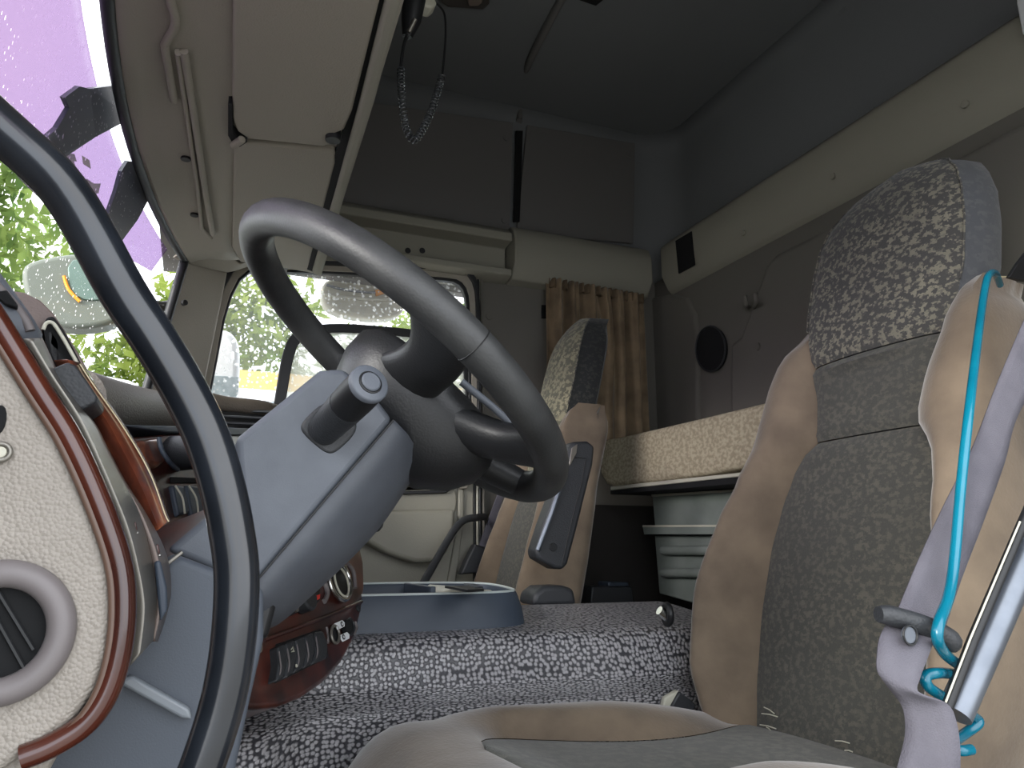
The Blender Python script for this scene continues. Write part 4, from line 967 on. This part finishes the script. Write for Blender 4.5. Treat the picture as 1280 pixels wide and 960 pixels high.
tube('rod', [Q(1193, 893, .450), Q(1226, 820, .448), Q(1290, 675, .445), Q(1400, 425, .44), Q(1540, 110, .43)], .0124, STEEL, po, n=18)
tube('edge_strip', [Q(1184, 884, .440), Q(1216, 800, .438), Q(1278, 655, .435), Q(1390, 400, .43)], .0042, BLACK, po, n=8)
tube('edge_bead', [Q(1182, 878, .436), Q(1213, 798, .434), Q(1275, 652, .431)], .0008, CREAM, po, n=6)
ho = tube('air_hose', [Q(1250, 356, .62), Q(1244, 342, .60), Q(1236, 344, .58), Q(1231, 362, .565), Q(1224, 410, .53), Q(1213, 500, .475), Q(1202, 600, .462), Q(1193, 700, .448), Q(1186, 745, .438), Q(1174, 778, .425), Q(1172, 800, .425), Q(1182, 818, .44),
    Q(1200, 832, .46), Q(1216, 840, .475), Q(1200, 843, .475), Q(1175, 841, .45), Q(1158, 845, .45), Q(1160, 858, .45), Q(1180, 872, .455), Q(1200, 884, .475), Q(1218, 896, .49), Q(1223, 904, .49), Q(1205, 918, .49), Q(1190, 930, .48), Q(1200, 938, .47), Q(1214, 937, .47)], .0042, TEAL, None, n=12, smooth_n=8)
tag(ho, 'bright teal plastic hose looped over the driver seat shoulder', 'hose')
an = thing('belt_anchor', (.95, .6, .38), 'black belt anchor strap behind the driver seat shoulder', 'anchor')
plate('strap', PY(.60), [(1262, 346), (1272, 330), (1284, 314), (1300, 314), (1300, 352), (1276, 350)], .006, BLACK, an, bevel=.001)
tube('gilt_edge', [Q(1246, 346, .625), Q(1262, 346, .62), Q(1285, 352, .61)], .0012, GOLD, an, n=6)
S(plate('trim_21', PX(1.345), [(1270, -20), (1270, 5), (1277, 42), (1300, 60), (1330, 60), (1330, -20)], .02, WHITE, None, bevel=.004))
# ------------------------------------------------------------------ outside
gr = S(box('ground', (-60, -20, -2.1), (60, 80, -2.0), GRASS, bevel=0))
def tree(x, y, base, h, rx, leaf, label, n=5200, size=.13):
    t = thing('tree', (x, y, -2.0), label, 'tree', None)
    rng = random.Random(int(x*100+y)); vs_, fs = [], []
    blobs = [(V((rng.uniform(-.6, .6)*rx, rng.uniform(-.5, .5)*rx, base+rng.uniform(.05, .85)*h)), rng.uniform(.35, .6)*rx) for _ in range(22)]
    for i in range(n):
        c, r = rng.choice(blobs)
        d = V((rng.gauss(0, 1), rng.gauss(0, 1), rng.gauss(0, 1))).normalized()*r*rng.uniform(.55, 1)
        p = V((x, y, 0))+c+V((d.x, d.y, d.z*.85))
        a = V((rng.gauss(0, 1), rng.gauss(0, 1), rng.gauss(0, 1))).normalized(); b = a.orthogonal().normalized(); s = size*rng.uniform(.6, 1.3)
        k = len(vs_); vs_ += [p-a*s, p-b*s*.5, p+a*s, p+b*s*.5]; fs.append([k, k+1, k+2, k+3])
    o = mesh('foliage', vs_, fs, leaf, t, smooth=False); o['kind'] = 'stuff'
    tube('trunk', [V((x, y, -2.02)), V((x+.1, y, base*.4)), V((x, y+.1, base+h*.6))], [.22, .16, .06], BARK, t, n=9)
tree(-3.6, 9.5, .2, 5.2, 2.3, LEAF, 'broad green tree seen through the windscreen at far left')
tree(-3.3, 15.5, 0, 6.5, 2.3, LEAF, 'green tree behind the windscreen just left of the screen pillar', n=4200)
tree(-.2, 12.5, -.6, 5.6, 1.9, LEAF2, 'yellow green tree behind the front half of the far door window')
tree(3.4, 17.5, -.6, 7.6, 2.9, LEAF, 'green tree behind the kerb mirror of the far door window')
tree(4.2, 12, -.6, 5.0, 2.1, LEAF2, 'leafy tree behind the rear edge of the far door window', n=4000)
tl = thing('truck_trailer', (1, 8.6, -2), 'parked white and yellow trailer outside the far door window', 'trailer')
box('side_wall', (-.5, 8.6, -1.2), (7, 9.6, 1.60), mat('pale blue panel', (190, 205, 212), .5), tl)
box('top_band', (-.52, 8.57, 1.72), (7, 9.6, 1.92), mat('yellow band', (196, 158, 72), .5), tl)
box('lower_band', (-.52, 8.57, 1.60), (7, 9.6, 1.72), mat('white band', (225, 230, 235), .5), tl)
for x in (.3, 1.4): 
    torus('tyre', (x, 8.7, -1.55), (0, 1, 0), .33, .13, BLACK, tl, N=20, n=8)
vn = thing('van', (-1.9, 8.0, -2), 'white van roof outside the windscreen beside the screen pillar', 'van')
plate('body', PY(8.0), [(60, 462), (120, 466), (172, 476), (180, 500), (184, 640), (0, 640), (0, 480)], .5, WHITE, vn, bevel=.08)
for px in (40, 150): torus('tyre', (Q(px, 640, 8.0).x, 7.98, -1.68), (0, 1, 0), .24, .09, BLACK, vn, N=20, n=8)

# mirrors outside the far side
fm = thing('front_mirror', (-.3, 1.95, .45), 'rain wet grey front mirror housing outside the windscreen', 'mirror')
pf = PY(1.98)
FMo = [(27, 334), (40, 325), (80, 317), (112, 316), (128, 328), (141, 372), (149, 398), (138, 405), (110, 410), (84, 410), (60, 404), (36, 385), (27, 352)]
plate('housing', pf, FMo, .07, mat('weathered grey housing', (100, 106, 96), .5), fm, bevel=.016, seg=4, ch=1)
plate('mirror_glass', pf, [(84, 326), (110, 322), (122, 332), (134, 372), (120, 376), (100, 374), (86, 360)], .01, mat('dull mirror glass', (96, 116, 106), .25, metal=.3), fm, off=.004, bevel=.002, ch=1)
tube('amber_edge', [pf.at(*a, .006) for a in ((80, 345), (86, 362), (100, 377))], .004, ORANGE, fm, smooth_n=4)
tube('arm', [pf.at(138, 360, -.04), V((-.12, 2.10, .62)), V((-.05, 2.20, .70))], .014, BLACK, fm, smooth_n=5)
km = thing('kerb_mirror', (.40, 2.3, .66), 'oblong clear kerb mirror hanging above the far door window', 'mirror')
pk = PY(2.24)
plate('housing', pk, [(404, 352), (418, 346), (470, 350), (505, 366), (507, 386), (496, 396), (470, 399), (430, 394), (408, 384), (402, 370)], .06, mat('pale mirror shell', (176, 172, 152), .4, None, (200, 196, 176), 12), km, bevel=.014, seg=4, ch=1)
tube('shell_rim', [pk.at(*a, .008) for a in ((404, 366), (425, 371), (470, 374), (504, 372))], .005, CREAM, km, smooth_n=4)
tube('shell_rim', [pk.at(*a, .008) for a in ((408, 356), (430, 362), (470, 366), (500, 364))], .004, STEEL, km, smooth_n=4)
plate('amber_mark', pk, [(469, 362), (479, 361), (481, 367), (470, 370)], .006, ORANGE, km, off=.012, bevel=.001)
tube('arm', [pk.at(420, 350, -.03), V((.34, 2.30, .84))], .012, BLACK, km)
mm = thing('door_mirror', (.03, 2.4, .3), 'tall white door mirror housing outside the far front window edge', 'mirror')
pm = PY(2.30)
plate('housing', pm, [(257, 412), (280, 410), (293, 417), (300, 432), (300, 474), (294, 540), (250, 540)], .10, WHITE, mm, bevel=.02, seg=4, ch=1)
plate('lower_cover', pm, [(254, 468), (299, 471), (296, 540), (250, 540)], .02, mat('wet grey cover', (150, 164, 168), .3, None, (120, 136, 140), 40), mm, off=.006, bevel=.003)
tube('arm', [V((.02, 2.36, .32)), V((.12, 2.22, .28)), V((.2, 2.18, .26))], .016, BLACK, mm)

# tinted sun visor outside the screen, with its dark brackets
sv = thing('sun_visor', (-.2, 1.1, .72), 'purple tinted sun visor across the top of the windscreen', 'visor')
LOW = [(.14, .50), (.6, .46), (1.0, .475), (1.3, .525), (1.6, .585), (1.8, .63), (1.93, .655)]
lows = cat([V(p) for p in LOW], 5); rows = []
for q in lows:
    y, zl = q.x, q.y
    rows.append([V((wx(y, .715-(.715-zl)*t)-.035-.02*t, y, .715-(.715-zl)*t)) for t in [i/8 for i in range(9)]])
grid('tinted_sheet', rows, PURP, sv, solid=.004)
BR = mat('slate bracket', (60, 64, 76), .4)
pb = Pl((-.215, 1.2, .6), (.97, -.0, -.25))
def bracket(pts):
    # each corner stands just behind the sheet at its own place across the screen
    f = []
    for a, b in pts:
        r = ray(a, b); s = 1.0
        for _ in range(30):
            p = r*s; s *= 1+(wx(p.y, p.z)-.014-p.x)/(r.x-.28*(p.y-1.15)*r.y-.165*r.z)/s*.7
        f.append(r*s)
    return prism(f, [q+V((-.006, 0, 0)) for q in f])
mesh('bracket', *bracket([(81, 122), (100, 108), (112, 111), (150, 106), (166, 147), (120, 171), (75, 201), (40, 215), (20, 200), (55, 175), (72, 160), (87, 135)]), BR, sv, smooth=False)
mesh('bracket', *bracket([(152, 214), (160, 201), (172, 203), (176, 190), (184, 200), (192, 238), (172, 275), (152, 302), (120, 300), (135, 268), (145, 240)]), BR, sv, smooth=False)

# ------------------------------------------------------------------ tidy: every mesh gets its place; check
bpy.context.view_layer.update()
